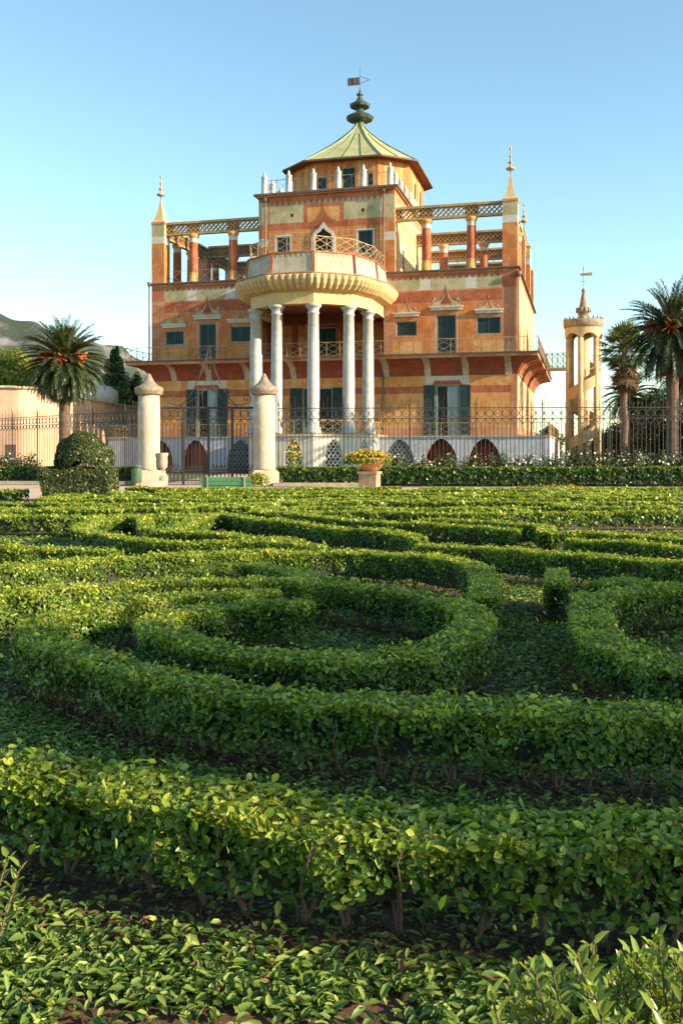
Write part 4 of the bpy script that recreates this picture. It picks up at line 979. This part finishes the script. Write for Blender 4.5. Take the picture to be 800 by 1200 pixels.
# ------------------------------------------------------------------ garden maze hedges
H = hedge
H([(-60, 896), (0, 905), (100, 918), (200, 934), (300, 951), (400, 962), (500, 969), (650, 975), (800, 980), (900, 982)], 'clipped hedge nearest the viewer, crossing the whole foreground', stems=True, w=.34, K=2.6, bottom=.12)
H([(860, 848), (780, 843), (690, 838), (600, 833), (520, 830), (440, 826), (360, 819), (280, 811), (200, 798), (130, 780), (78, 766), (50, 753), (42, 740), (62, 727), (112, 714), (187, 703), (250, 699), (315, 697)], 'long second hedge curling round at its left end into a hairpin', stems=True, K=2.2, bottom=.1)
H([(-70, 712), (0, 700), (70, 692), (137, 686), (200, 682), (300, 682), (400, 687), (480, 696), (530, 708), (556, 724), (548, 745), (500, 762), (430, 772), (370, 772), (310, 768), (250, 762), (205, 750), (182, 737), (195, 724), (240, 714), (300, 707), (352, 711)], 'spiral hedge winding round the oval bed of the garden', stems=True, K=2.0)
H([(-70, 676), (0, 668), (80, 659), (150, 654), (257, 650), (400, 648), (475, 651), (525, 657), (556, 665), (568, 680), (566, 702)], 'low hedge curving down behind the oval bed on bare stems', stems=True)
H([(236, 671), (262, 666), (300, 666), (340, 671), (368, 678)], 'short stray hedge between the two left rows behind the spiral')
H([(-70, 646), (0, 644), (70, 644), (134, 647)], 'short straight hedge at the left edge behind the spiral')
H([(372, 642), (330, 638), (287, 636), (200, 636), (150, 632), (112, 626), (95, 619), (115, 611), (148, 606), (168, 609), (172, 620)], 'hooked hedge at left with a shaded pocket inside its curl')
H([(184, 624), (240, 626), (275, 629), (312, 631), (345, 635)], 'short hedge lying inside the hooked left hedge')
H([(205, 622), (222, 612), (256, 603), (300, 609), (350, 614), (400, 620), (450, 624), (490, 631)], 'slanting hedge with a dark shaded face, left of the garden centre')
H([(342, 603), (370, 606), (400, 609), (450, 613), (500, 615), (550, 618), (601, 621)], 'slanting hedge ending bluntly at the centre of the garden')
H([(497, 610), (550, 612), (600, 614), (636, 617), (640, 626)], 'hedge ending in a square block right of the garden centre')
H([(497, 641), (550, 643), (600, 646), (675, 650), (725, 655), (800, 661), (880, 668)], 'long hedge crossing the right half behind the upright stub')
H([(646, 626), (690, 626), (740, 629), (800, 632), (870, 636)], 'hedge starting beside the square block and running to the right edge')
H([(672, 634), (707, 636), (750, 638), (800, 642), (870, 647)], 'lower right hedge, between the square block row and the long hedge')
H([(652, 670), (652, 685)], 'upright stub of hedge seen end on in the open walk', w=.25, stems=True)
H([(706, 681), (725, 677), (748, 682)], 'small rounded hedge clump beside the upright stub', w=.3, h=.38)
H([(870, 688), (800, 690), (745, 693), (705, 700), (692, 712), (693, 728), (700, 745), (722, 762), (760, 775), (800, 783), (870, 790)], 'hedge ring bulging in from the right edge of the garden', stems=True, w=.34)
# far rows, read off the thin bands of the photograph
rnd = random.Random(5)
rowsd = [(18.9, -13, -3.2), (20.0, -1.6, 12), (20.6, -14, -5), (21.8, -9.5, 4.5), (22.3, 5.5, 14), (23.6, -15, -2), (24.3, -1.2, 13), (25.6, -8, 6), (26.2, 7, 15), (27.5, -8.2, 3), (28.2, 3.6, 16), (29.6, -6.9, 8), (30.4, 8.8, 17), (31.6, -6, 9.5), (33.4, -7.6, 2), (33.2, 2.9, 18)]
names = ['ninth', 'ninth', 'eighth', 'eighth', 'eighth', 'seventh', 'seventh', 'sixth', 'sixth', 'fifth', 'fifth', 'third', 'third', 'second', 'last', 'last']
pos = ['left part', 'right part', 'left part', 'middle', 'right part', 'left part', 'right part', 'middle', 'right part', 'left half', 'right half', 'middle', 'right part', 'whole width', 'left half', 'right half']
for (d, x0, x1), nm, ps_ in zip(rowsd, names, pos):
    n = max(3, int((x1 - x0) / 2.2)); pts = []
    for k in range(n + 1):
        pts.append((x0 + (x1 - x0) * k / n, d + .35 * sin(k * 1.7 + d) + rnd.uniform(-.15, .15)))
    if rnd.random() < .6: pts = [(pts[0][0] + .5, pts[0][1] + .95), (pts[0][0] - .15, pts[0][1] + .6)] + pts
    if rnd.random() < .6: pts = pts + [(pts[-1][0] + .15, pts[-1][1] - .5), (pts[-1][0] - .6, pts[-1][1] - .85)]
    H(None, f'low wavy hedge in the {nm} row before the path, {ps_}', xy=pts, w=.36, K=1.8)
H(None, 'low hedge at the left edge beside the armchair shaped topiary', xy=[(-13.5, 31.2), (-12, 31.5), (-10.7, 31.4)], w=.6, h=.42)
# tall back hedges along the fence
H(None, 'taller dark hedge under the long iron fence', xy=[(-3.0, 47.9), (5, 47.5), (14, 47.1), (25, 46.6)], w=.8, h=.92, K=2.2, group='tall hedges along the railings', bottom=.02, mat='dhedge')
H(None, 'taller hedge left of the bin, under the fence by the pink building', xy=[(-10.75, 49.9), (-14, 50.2), (-20, 50.8), (-30, 51.5)], w=.8, h=.88, K=2.2, group='tall hedges along the railings', bottom=.02, mat='dhedge')
# clippings lying on the ground
def litter(name, n, region, size, z=.015):
    X = RNG.uniform(region[0], region[1], n * 3); Y = RNG.uniform(region[2], region[3], n * 3)
    ok = (np.abs(X) < Y * .5 + 1.0)
    cl = np.sin(X * 3.1 + 1) * np.sin(Y * 2.7 + X * 1.3) + .5 * np.sin(X * 7 + Y * 5)
    ok &= RNG.random(n * 3) < .85 + .25 * cl
    X, Y = X[ok][:n], Y[ok][:n]; m = len(X)
    return X, Y, np.c_[X, Y, z + np.abs(RNG.normal(0, .016, m))]
CL = []
for n, rg, sz in ((40000, (-2.4, 2.4, 2.6, 3.6), .042), (64000, (-3.6, 3.6, 3.6, 6.2), .038), (80000, (-6, 6.5, 6.2, 12.5), .05), (26000, (-10, 10, 12.5, 20), .09)):
    X, Y, P = litter('c', n, rg, sz); keep = np.ones(len(X), bool)
    if rg[2] < 3:
        bare = (Y < 2.86 + .03 * np.sin(X * 14) + .04 * np.sin(X * 5)) & (X > -.85) & (X < .25); keep = ~bare | (RNG.random(len(X)) < .12)
        under = (Y > 3.12 + .05 * np.sin(X * 9)); keep &= ~under | (RNG.random(len(X)) < .7)
    if rg[3] < 13:
        hp = np.vstack(NEAR); dm = np.full(len(X), 9.)
        for a in range(0, len(hp), 60):
            q_ = hp[a:a + 60]; dm = np.minimum(dm, np.sqrt(((X[:, None] - q_[None, :, 0]) ** 2 + (Y[:, None] - q_[None, :, 1]) ** 2)).min(1))
        keep &= RNG.random(len(X)) < (np.clip((dm - .12) / .28, .12, 1) if rg[2] < 3 else np.clip((dm - .08) / .16, .3, 1))
    CL.append((P[keep], np.full(keep.sum(), sz)))
P = np.vstack([c[0] for c in CL]); S = np.concatenate([c[1] for c in CL]); n = len(P)
o = leaves('leaf_clippings', P, np.c_[np.zeros(n), np.zeros(n), np.ones(n)] * .9 + RNG.normal(0, .3, (n, 3)), S * RNG.uniform(.6, 1.5, n), M['clip'], None, np.clip(RNG.normal(.5, .24, n), 0, 1), aspect=.44, detail=1, fold=.5)
tag(o, 'green hedge clippings strewn over the soil walks', 'clippings', kind='stuff')

hp = np.vstack([p for p in NEAR]); k = RNG.integers(0, len(hp), 60000); q = hp[k] + RNG.normal(0, .17, (60000, 2)); q = q[(q[:, 1] > 2.4) & (q[:, 1] < 11) & (np.abs(q[:, 0]) < q[:, 1] * .42 + .3)]; n = len(q)
o = leaves('dry_leaf_litter', np.c_[q, .012 + np.abs(RNG.normal(0, .012, n))], np.c_[np.zeros(n), np.zeros(n), np.ones(n)] + RNG.normal(0, .5, (n, 3)), .026 * RNG.uniform(.5, 1.7, n), M['drylit'], None, RNG.random(n), aspect=.35, detail=0, fold=.5)
tag(o, 'brown dry leaves and twigs under the hedges', 'leaf litter', kind='stuff')

# ------------------------------------------------------------------ leafy shoots in the front corners
def shoots(name, spots, label, seed, lean=.16):
    rn = random.Random(seed); r = empty(name, (spots[0][0], spots[0][1], 0)); tag(r, label, 'shrub')
    C, Nn, D, S, V = [], [], [], [], []; b = MB(); ox, oy = spots[0][:2]
    for (x, y, h) in spots:
        a0 = rn.uniform(0, 6.28); lx, ly = lean * cos(a0), lean * sin(a0); pts = []
        for k in range(7): t = k / 6; pts.append((x - ox + lx * t * t * h, y - oy + ly * t * t * h, h * t))
        b.tube(pts, [.005 * (1 - .6 * k / 6) for k in range(7)], 5)
        m = int(h / .012)
        for k in range(m):
            t = .25 + .75 * (k + .5) / m; i = t * 6; j = min(int(i), 5); f = i - j; p = np.array(pts[j]) * (1 - f) + np.array(pts[j + 1]) * f
            a = a0 + k * 2.4 + rn.uniform(-.3, .3); up = .3 + .8 * max(0, t - .75) / .25
            d = np.array([cos(a), sin(a), up]); d /= np.linalg.norm(d); s = .048 * (1.1 - .45 * t) * rn.uniform(.8, 1.25)
            C.append(p + d * s * .5); D.append(d); nn = np.array([-cos(a) * up, -sin(a) * up, 1.0]); Nn.append(nn + np.array([rn.gauss(0, .2) for _ in range(3)])); S.append(s); V.append(.25 + .6 * max(0, t - .5) / .5 + rn.uniform(-.15, .2))
    b.build('stems', M['bark'], r); leaves('foliage', np.array(C), np.array(Nn), np.array(S), M['shrub'], r, np.array(V), aspect=.5, D=np.array(D), fold=.35)
rn = random.Random(3); sp = []
for k in range(260):
    y = rn.uniform(1.45, 2.1); px = rn.uniform(652, 860); top = np.interp(px, [652, 668, 700, 735, 770, 860], [1185, 1142, 1168, 1150, 1136, 1134]) + rn.uniform(0, 90) * (rn.random() ** .7); sp.append(((px - 400) / FPX * y, y, 1.7 - (top - 530) * y / 1100))
shoots('shrub', sp, 'glossy sunlit shrub sticking up in the bottom right corner', 4)
sp = []
for k in range(85):
    y = rn.uniform(1.9, 2.6); px = rn.uniform(-150, -24); top = np.interp(px, [-110, -50, -24], [975, 1000, 1045]) + rn.uniform(0, 130) * rn.random(); sp.append(((px - 400) / FPX * y, y, 1.7 - (top - 530) * y / 1100))
shoots('shrub', sp, 'bright green leafy shoots at the bottom left edge', 9)

# ------------------------------------------------------------------ topiary, shrubs, trees
def blob_points(n, c, r, power=.35):
    d = norm(RNG.normal(size=(n, 3))); rad = RNG.random(n) ** power; return np.array(c) + d * rad[:, None] * np.array(r), d
tp = empty('topiary', (-8.95, 31.6, 0)); tag(tp, 'dark topiary clipped like an armchair with a hole through its dome', 'topiary')
n = 26000; C = []; Nn = []
q = RNG.random((n, 3)) * 2 - 1; ax = RNG.integers(0, 3, n); sg = np.where(RNG.random(n) < .5, -1, 1)
q[np.arange(n), ax] = sg * (1 - RNG.exponential(.05, n)); nn = np.zeros((n, 3)); nn[np.arange(n), ax] = sg
k = (nn[:, 2] < .5) | True; P1 = q * np.array([1.1, .8, .56]) + np.array([0.16, 0, .58]); P1[:, 0] *= 1 + .1 * (P1[:, 2] - .6)
na = 30000; P2, N2 = blob_points(na, (.28, 0, 1.45), (.98, .62, .92), .12)
kp = (P2[:, 2] > .9) & ~((np.abs(P2[:, 0] - .3) < .52) & (P2[:, 2] < 1.34 - .25 * (P2[:, 0] - .3) ** 2)); P2, N2 = P2[kp], N2[kp]
P = np.vstack([P1, P2]); NN = np.vstack([nn, N2]); P += .05 * np.sin(P[:, ::-1] * 5) + .025 * np.sin(P[:, [1, 2, 0]] * 11)
leaves('foliage', P, NN + RNG.normal(0, .5, P.shape), .085 * RNG.uniform(.6, 1.4, len(P)), M['tleaf'], tp, np.clip(RNG.normal(.42, .25, len(P)), 0, 1), detail=0)
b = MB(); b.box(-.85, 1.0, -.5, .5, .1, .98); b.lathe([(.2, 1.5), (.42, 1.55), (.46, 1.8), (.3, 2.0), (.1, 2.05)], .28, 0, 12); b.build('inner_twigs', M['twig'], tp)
b = MB(); b.tube([(.1, 0, 0), (.15, .02, .3)], .09, 8); b.build('trunk', M['bark'], tp)

def rose(x, y, s, label):
    r = empty('rose_bush', (x, y, 0)); tag(r, label, 'rose bush', 'rose bushes by the railings'); n = int(900 * s)
    P, d = blob_points(n, (0, 0, .85 * s), (.75 * s, .5 * s, .65 * s), .6); P[:, 2] += .12 * np.sin(P[:, 0] * 9) ; P[:, 2] = np.maximum(P[:, 2], .15)
    leaves('foliage', P, d + RNG.normal(0, .6, (n, 3)), .13 * RNG.uniform(.6, 1.3, n), M['tleaf'], r, RNG.random(n) * .85, detail=0)
    n = int(34 * s); P, d = blob_points(n, (0, -.05, .95 * s), (.78 * s, .55 * s, .62 * s), .12); leaves('blossoms', P, d + RNG.normal(0, .4, (n, 3)), .12 * RNG.uniform(.6, 1.2, n), M['rose_w'], r, aspect=1, detail=0)
    b = MB()
    for k in range(4): a = k * 1.6; b.tube([(0, 0, 0), (.2 * s * cos(a), .2 * s * sin(a), .5 * s), (.4 * s * cos(a), .35 * s * sin(a), 1.1 * s)], [.03, .02, .01], 5)
    b.build('stems', M['bark'], r)
rn = random.Random(2)
ww = ['just right of the flower bowl', 'behind the hedge under the lattice window', 'in front of the left dark arch', 'between the two dark arches', 'in front of the right dark arch', 'at the corner of the white basement', 'at the foot of the spiral tower', 'right of the spiral tower', 'below the fan palm', 'between the two right palms', 'in front of the tall right palm trunk', 'at the right edge of the picture']
for k, t in enumerate(ww):
    px = 462 + k * 31; d = 48.4 + rn.uniform(-.1, .1) - (k * .03); rose((px - 400) / FPX * d, d, rn.uniform(.95, 1.1) + .022 * k, f'white flowering rose bush {t}')
for px, t in ((5, 'at the left edge under the pink building'), (33, 'near the small grey door of the pink building')):
    d = 52.6; rose((px - 400) / FPX * d, d, 1.15, f'white flowering rose bush {t}')
r = empty('climbing_rose', ((343 - 400) / FPX * 48.5, 48.6, 0)); tag(r, 'thin yellow flowering climber in front of the portico lattice window', 'plant')
P, d = blob_points(420, (0, 0, 1.5), (.5, .3, .95), .6); leaves('foliage', P, d + RNG.normal(0, .6, P.shape), .11, M['leaf'], r, detail=0)
P, d = blob_points(40, (0, -.1, 1.8), (.5, .3, .7), .2); leaves('blossoms', P, d, .13, M['yflower'], r, aspect=1, detail=0)
b = MB(); b.tube([(0, 0, 0), (.1, 0, .8), (-.05, 0, 1.5), (.15, 0, 2.2)], [.03, .025, .02, .01], 5); b.build('stems', M['bark'], r)
r = empty('flowering_shrub', ((302 - 400) / FPX * 45.8, 45.8, 0)); tag(r, 'low shrub with yellow flowers at the foot of the gate pillar by the bench', 'shrub')
P, d = blob_points(1100, (0, 0, .35), (.62, .4, .38), .5); P[:, 2] = np.abs(P[:, 2]); leaves('foliage', P, d + RNG.normal(0, .6, P.shape), .1, M['leaf'], r, detail=0)
P, d = blob_points(60, (0, -.05, .42), (.62, .4, .36), .1); leaves('blossoms', P, d, .08, M['yflower'], r, aspect=1, detail=0)
r = empty('flowering_shrub', ((735 / 4 + 400 + 60 - 400) / FPX * 35.5, 35.3, 0)); tag(r, 'low patch of orange flowers by the sandy strip at the right end of the maze', 'shrub')
P, d = blob_points(1500, (0, 0, .2), (1.6, .3, .3), .5); P[:, 2] = np.abs(P[:, 2]); leaves('foliage', P, d + RNG.normal(0, .6, P.shape), .1, M['leaf'], r, detail=0)
P, d = blob_points(90, (0, -.05, .3), (1.6, .3, .25), .1); leaves('blossoms', P, d, .08, M['yflower'], r, aspect=1, detail=0)

def date_palm(px, d, zc, R, label, tr=.3, nf=120, skirt=.35, fruits=6, lean=0, seed=1, group='date palms', drop=.15, dry=.05):
    rn = np.random.default_rng(seed); r = empty('date_palm', ((px - 400) / FPX * d, d, 0)); tag(r, label, 'palm tree', group)
    b = MB(); m = 26; b.tube([(lean * (k / m) ** 2, 0, zc * k / m) for k in range(m + 1)], [tr * (1.35 - .4 * min(1, k / 4)) * (1 + .07 * (k % 2)) * (1 + .35 * max(0, (k / m - .85) / .15)) for k in range(m + 1)], 12, smooth=False); b.build('trunk', M['palmtrunk'], r)
    C, Nn, D, S, V = [], [], [], [], []; rb = MB(); rb2 = []
    for i in range(nf):
        u = i / nf; el = radians(86 - 150 * u ** .85) + rn.normal(0, .07); az = i * 2.39996 + rn.normal(0, .15); L = R * rn.uniform(.88, 1.1) * (1 - .18 * max(0, u - .6) / .4)
        pts = []; e_ = el; p = np.array([lean, 0, zc]); ns = 14
        droop = (.5 + .55 * max(0, cos(el))) * (1 + drop)
        for k in range(ns + 1):
            pts.append(p.copy()); e2 = e_ - droop * (k / ns) ** 1.3
            e2 = max(e2, -1.5); p = p + np.array([cos(az) * cos(e2), sin(az) * cos(e2), sin(e2)]) * L / ns
        rb.tube(pts, [.05 * (1 - .85 * k / ns) for k in range(ns + 1)], 4)
        nl = 50
        for k in range(nl):
            t = .12 + .88 * k / nl; q = t * ns; j = min(int(q), ns - 1); f = q - j; a = pts[j] * (1 - f) + pts[j + 1] * f; tg = pts[j + 1] - pts[j]; tg = tg / np.linalg.norm(tg)
            sd_ = np.cross(tg, [0, 0, 1.]); 
            if np.linalg.norm(sd_) < .05: sd_ = np.array([cos(az + pi / 2), sin(az + pi / 2), 0])
            sd_ /= np.linalg.norm(sd_); upv = np.cross(sd_, tg); ll = R * .135 * (sin(pi * (.12 + .8 * t)) ** .6) * rn.uniform(.8, 1.1)
            for s in (-1, 1):
                dr = sd_ * s * .8 + tg * .75 + upv * .18 + rn.normal(0, .08, 3) - np.array([0, 0, .12]); dr /= np.linalg.norm(dr)
                C.append(a + dr * ll / 2); D.append(dr); Nn.append(upv + sd_ * s * -.4 + rn.normal(0, .15, 3)); S.append(ll); V.append(np.clip(.5 - .3 * u + rn.normal(0, .15), 0, 1) if u < 1 - dry else 1.1)
    V = np.array(V); C, Nn, D, S = map(np.array, (C, Nn, D, S)); g_ = V <= 1
    leaves('crown', C[g_], Nn[g_], S[g_], M['palm'], r, V[g_], aspect=.15, detail=0, D=D[g_], fold=.6)
    if (~g_).any(): leaves('dry_fronds', C[~g_], Nn[~g_], S[~g_], M['dry'], r, rn.random((~g_).sum()), aspect=.14, detail=0, D=D[~g_], fold=.6)
    rb.build('frond_ribs', M['palmtrunk'], r)
    for k in range(fruits):
        a = 2 * pi * k / max(1, fruits) + .4 + seed; fb = MB()
        for j in range(34):
            e_ = rn.uniform(-.6, .5); aa = a + rn.normal(0, .22); L = R * rn.uniform(.36, .58); p0 = np.array([lean, 0, zc + .1]); p1 = p0 + np.array([cos(a), sin(a), .45]) * R * .2; p2 = p0 + np.array([cos(aa) * cos(e_), sin(aa) * cos(e_), sin(e_) * .6 + .12]) * L
            fb.tube([p0, p1, p2], [.02, .045, .06], 4)
        fb.build('fruit_stalks', M['fruit'], r)
    return r
date_palm(76, 54.5, 6.8, 2.8, 'stout date palm with orange fruit stalks in front of the pink building', tr=.33, nf=230, seed=3, fruits=5)
date_palm(787, 64, 9.8, 3.85, 'tallest date palm with orange fruit, at the right edge', tr=.42, nf=150, seed=5, fruits=6, dry=.16)
date_palm(737, 92, 7.2, 3.3, 'lower date palm standing behind the fan palm', tr=.35, nf=100, seed=8, fruits=0)
date_palm(800, 96, 9.5, 3.6, 'date palm half hidden behind the tallest palm', tr=.35, nf=90, seed=9, fruits=0, dry=.2)
# fan palm
def fan_palm(px, d, zc, R, label, seed=1):
    rn = np.random.default_rng(seed); r = empty('fan_palm', ((px - 400) / FPX * d, d, 0)); tag(r, label, 'palm tree')
    b = MB(); m = 20; b.tube([(0.05 * sin(k), 0, zc * k / m) for k in range(m + 1)], [.34 - .006 * k for k in range(m + 1)], 10, smooth=False); b.build('trunk', M['palmtrunk'], r)
    for part, cnt, e0, e1, mt, zz in (('crown', 84, 85, -50, 'palm', zc), ('dry_skirt', 34, -35, -80, 'dry', zc - .3)):
        C, Nn, D, S = [], [], [], []; pet = MB()
        for i in range(cnt):
            el = radians(e0 + (e1 - e0) * (i / cnt)) + rn.normal(0, .1); az = i * 2.4 + rn.normal(0, .2); z0 = zz - (2.0 * rn.random() if part == 'dry_skirt' else 0)
            dr = np.array([cos(az) * cos(el), sin(az) * cos(el), sin(el)]); L = R * rn.uniform(.45, .65) * (.8 if part == 'dry_skirt' else 1); p0 = np.array([0, 0, z0]); p1 = p0 + dr * L; p1[2] -= .12 * R * cos(el)
            pet.tube([p0, (p0 + p1) / 2 + np.array([0, 0, .08]), p1], .025, 4)
            sd_ = np.cross(dr, [0, 0, 1.]); sd_ /= np.linalg.norm(sd_) + 1e-6; upv = np.cross(sd_, dr)
            for k in range(20):
                a = -1.9 + 3.8 * k / 19; q = dr * cos(a) + sd_ * sin(a) - np.array([0, 0, .25 + .3 * rn.random()]); q /= np.linalg.norm(q); ll = R * .42 * rn.uniform(.8, 1.1)
                C.append(p1 + q * ll / 2); D.append(q); Nn.append(upv + rn.normal(0, .2, 3)); S.append(ll)
        leaves(part, np.array(C), np.array(Nn), np.array(S), M['fanleaf' if mt == 'palm' else mt], r, np.clip(rn.normal(.65 if mt == 'palm' else .5, .2, len(C)), 0, 1), aspect=.10, detail=0, D=np.array(D), fold=.5)
        pet.build('petioles', M['bark'], r)
fan_palm(731, 78, 10.5, 2.5, 'fan palm with a shaggy skirt of dry brown leaves', 4)

def tree(px, d, z0, z1, rx, label, mat='dleaf', n=9000, ls=.28, clumps=26, seed=1, shape='round', name='tree', group=None, xy=None, ry=None, trunk_r=.28):
    rn = np.random.default_rng(seed); X, Y = xy if xy else ((px - 400) / FPX * d, d)
    r = empty(name, (X, Y, 0)); tag(r, label, 'tree', group); ry = ry or rx
    b = MB(); zc = z0 + (z1 - z0) * .25; b.tube([(0, 0, 0), (.1, 0, zc * .5), (-.05, .1, zc), (.1, 0, z0 + (z1 - z0) * .7)], [trunk_r, trunk_r * .8, trunk_r * .6, trunk_r * .2], 8)
    P, Nn, V = [], [], []; per = n // clumps
    for c in range(clumps):
        if shape == 'cone':
            t = (c + .5) / clumps; zc_ = z0 + (z1 - z0) * t; rr = rx * (1 - t) ** .6 + .15; a = c * 2.4; q = np.array([cos(a) * rr * .6, sin(a) * rr * .6, zc_]); s = np.array([rr * .62, rr * .62, (z1 - z0) / clumps * 2.2 + .2])
        else:
            dd = rn.normal(size=3); dd /= np.linalg.norm(dd); rad = rn.random() ** .4; q = np.array([dd[0] * rx * .78, dd[1] * ry * .78, (z0 + z1) / 2 + dd[2] * (z1 - z0) / 2 * .75]) * 1.0; q[:2] *= rad; q[2] = (z0 + z1) / 2 + (q[2] - (z0 + z1) / 2) * rad ** .5; k_ = rn.uniform(.22, .42); s = np.array([rx * k_, ry * k_, (z1 - z0) * k_ * .55])
        b.tube([(0, 0, min(zc, q[2] * .8)), tuple((q * .6 + np.array([0, 0, zc]) * .4)), tuple(q)], [trunk_r * .35, trunk_r * .2, .02], 5)
        dv = norm(rn.normal(size=(per, 3))); rad = rn.random(per) ** .4; P.append(q + dv * rad[:, None] * s); Nn.append(dv + np.array([0, 0, .5]) + rn.normal(0, .5, (per, 3))); V.append(np.clip(rn.normal(.4 + .15 * rn.normal(), .18, per), 0, 1))
    b.build('trunk', M['bark'], r); leaves('crown', np.vstack(P), np.vstack(Nn), ls * rn.uniform(.6, 1.4, per * clumps), M[mat], r, np.concatenate(V), detail=0)
    return r
tree(790, 82, .2, 7.2, 3.6, 'broad dark tree behind the trunk of the tallest palm', seed=2, n=12000, clumps=34)
tree(768, 90, .2, 8.0, 3.4, 'dark leafy tree between the palms on the right', seed=3, n=12000, clumps=34)
tree(735, 100, .1, 5.6, 3.0, 'low dark tree behind the fan palm trunk', seed=6, n=8000)
tree(706, 104, .1, 4.8, 2.4, 'small dark tree just right of the spiral tower', seed=7, n=7000)
tree(815, 74, .2, 5.2, 2.6, 'dark tree filling the right edge under the palm fronds', seed=12, n=8000)
tree(640, 118, .1, 5.2, 2.6, 'distant tree seen between palace corner and spiral tower', seed=8, n=6000)
tree(8, 118, 7, 15.2, 4.6, 'sunlit yellow green pine above the pink building, left edge', mat='pleaf', seed=4, n=16000, ls=.42, clumps=40, name='pine_tree')
tree(50, 125, 6, 13.0, 3.4, 'yellow green pine right behind the stout palm crown', mat='pleaf', seed=24, n=9000, ls=.42, clumps=26, name='pine_tree')
tree(135, 112, 2, 13.6, 2.9, 'dark pointed cedar between the stout palm and the palace', mat='cleaf', seed=5, n=9000, ls=.36, clumps=30, shape='cone', name='cedar_tree')
tree(156, 116, 3, 12.6, 2.6, 'rounded green tree tucked against the left of the palace', mat='cleaf', seed=15, n=10000, ls=.36)
tree(119, 120, 3, 10.4, 2.4, 'low dark tree beside the cedar, above the pink building', mat='cleaf', seed=16, n=8000, ls=.36)

# ------------------------------------------------------------------ pink building
pb = empty('pink_building', (-27, 76, 0)); tag(pb, 'windowless pink rendered building with rounded corner behind the fence', 'building')
def lw(x, y): return (x + 27, y - 76)
A_ = lw(-36, 72); B_ = lw(-25.2, 72.5); C0_ = lw(-21.7, 81.5); C_ = lw(-21.2, 104)
pts = [A_]; 
for k in range(9):
    t = k / 8; a = -pi / 2 + t * pi / 2; pts.append((B_[0] + 1.6 * cos(a) * .9, B_[1] + 1.6 + 1.6 * sin(a)))
pts.append(C0_); pts.append(C_); pts.append((A_[0], C_[1]))
b = MB(); n = len(pts); hz = [6.75, 6.7] + [6.65] * 8 + [6.2, 6.3, 6.3]
for i in range(n):
    p, q = pts[i], pts[(i + 1) % n]; b.quad((*p, 0), (*q, 0), (*q, hz[(i + 1) % n]), (*p, hz[i]))
b.build('wall', M['pink'], pb)
b = MB(); b.add([(*p, h_ + .003) for p, h_ in zip(pts, hz)], [tuple(range(n))])
for i in range(n): p, q = pts[i], pts[(i + 1) % n]; b.bar((*p, hz[i] + .06), (*q, hz[(i + 1) % n] + .06), .45, 0, .16)
b.build('coping', M['stone'], pb)
b = MB(); x, y = lw(-24.6, 72.5); b.box(x - 1.3, x - .5, y - .06, y + .3, 0, 2.3); b.build('door', M['slate'], pb)
b = MB(); b.lathe([(1.5, 6.4), (1.5, 7.4), (1.4, 7.6), (.8, 8.0), (.1, 8.15)], *lw(-22.9, 90), 20); b.build('roof_dome', M['white'], pb)
for (x, y, z) in ((-22.75, 77.6, 4.0), (-21.4, 93, 4.3)):
    b = MB(); x, y = lw(x, y); b.box(x - .1, x + .35, y - .6, y + .6, z - .5, z + .9); b.build('shutter', M['teal'], pb)

# ------------------------------------------------------------------ mountain
def mountain():
    xs = np.linspace(-700, -60, 110); ys = np.linspace(900, 1500, 40); rn = np.random.default_rng(3)
    prof = [(-140, 340), (-60, 355), (0, 371), (20, 373), (40, 377), (55, 383), (75, 392), (100, 400), (128, 402), (140, 408), (152, 425), (170, 450), (200, 500), (240, 531)]
    V = []; ph = rn.uniform(0, 6, (12, 2)); fr = rn.uniform(.01, .09, (12, 2))
    for y in ys:
        for x in xs:
            X = x * y / 1100; px = 400 + X / y * FPX if False else 400 + x
            h = np.interp(px, [p[0] for p in prof], [p[1] for p in prof]); zr = CAM_Z + (HOR - h) / FPX * 1150
            t = (y - 900) / 250; f = np.clip(t, 0, 1) ** .8 if t < 1 else max(0, 1 - (t - 1) * .25)
            nz = sum(sin(x * fr[k, 0] * 1.6 + ph[k, 0]) * sin(y * fr[k, 1] + ph[k, 1]) for k in range(12))
            V.append((x / FPX * 1150 + (y - 1150) * .12, y, zr * f + nz * 2.4 * min(1, f * 3) * (zr > 3) - 1))
    nx, ny = len(xs), len(ys); b = MB(); b.add(V, [(j * nx + i, j * nx + i + 1, (j + 1) * nx + i + 1, (j + 1) * nx + i) for j in range(ny - 1) for i in range(nx - 1)])
    o = b.build('mountain', M['rock']); tag(o, kind='structure')
mountain()

# ------------------------------------------------------------------ trees beyond the right edge that throw the long evening shadow
def onray(x, y, s): return (x + sin(SUN_AZ) * s, y + cos(SUN_AZ) * s)
SHADE = [((1.4, 4.82), 21, 3.6, 9.6, 3.6, 2.05, 'tallest', 31), ((-.2, 9.1), 21, 2.6, 8.7, 3.2, 2.7, 'widest', 32), ((1.4, 3.12), 21, 3.0, 8.7, 1.7, .85, 'smallest', 33)]
for (x, y), s_, za, zb, rx, ry, nm, sd_ in SHADE:
    tree(0, 0, za, zb, rx, f'{nm} broad tree beyond the right edge shading the garden', mat='dleaf', n=int(17000 * min(1, ry / 2)), ls=.3, clumps=int(64 * min(1, ry / 1.8)), seed=sd_, xy=onray(x, y, s_), ry=ry, trunk_r=.35)
# NEXT
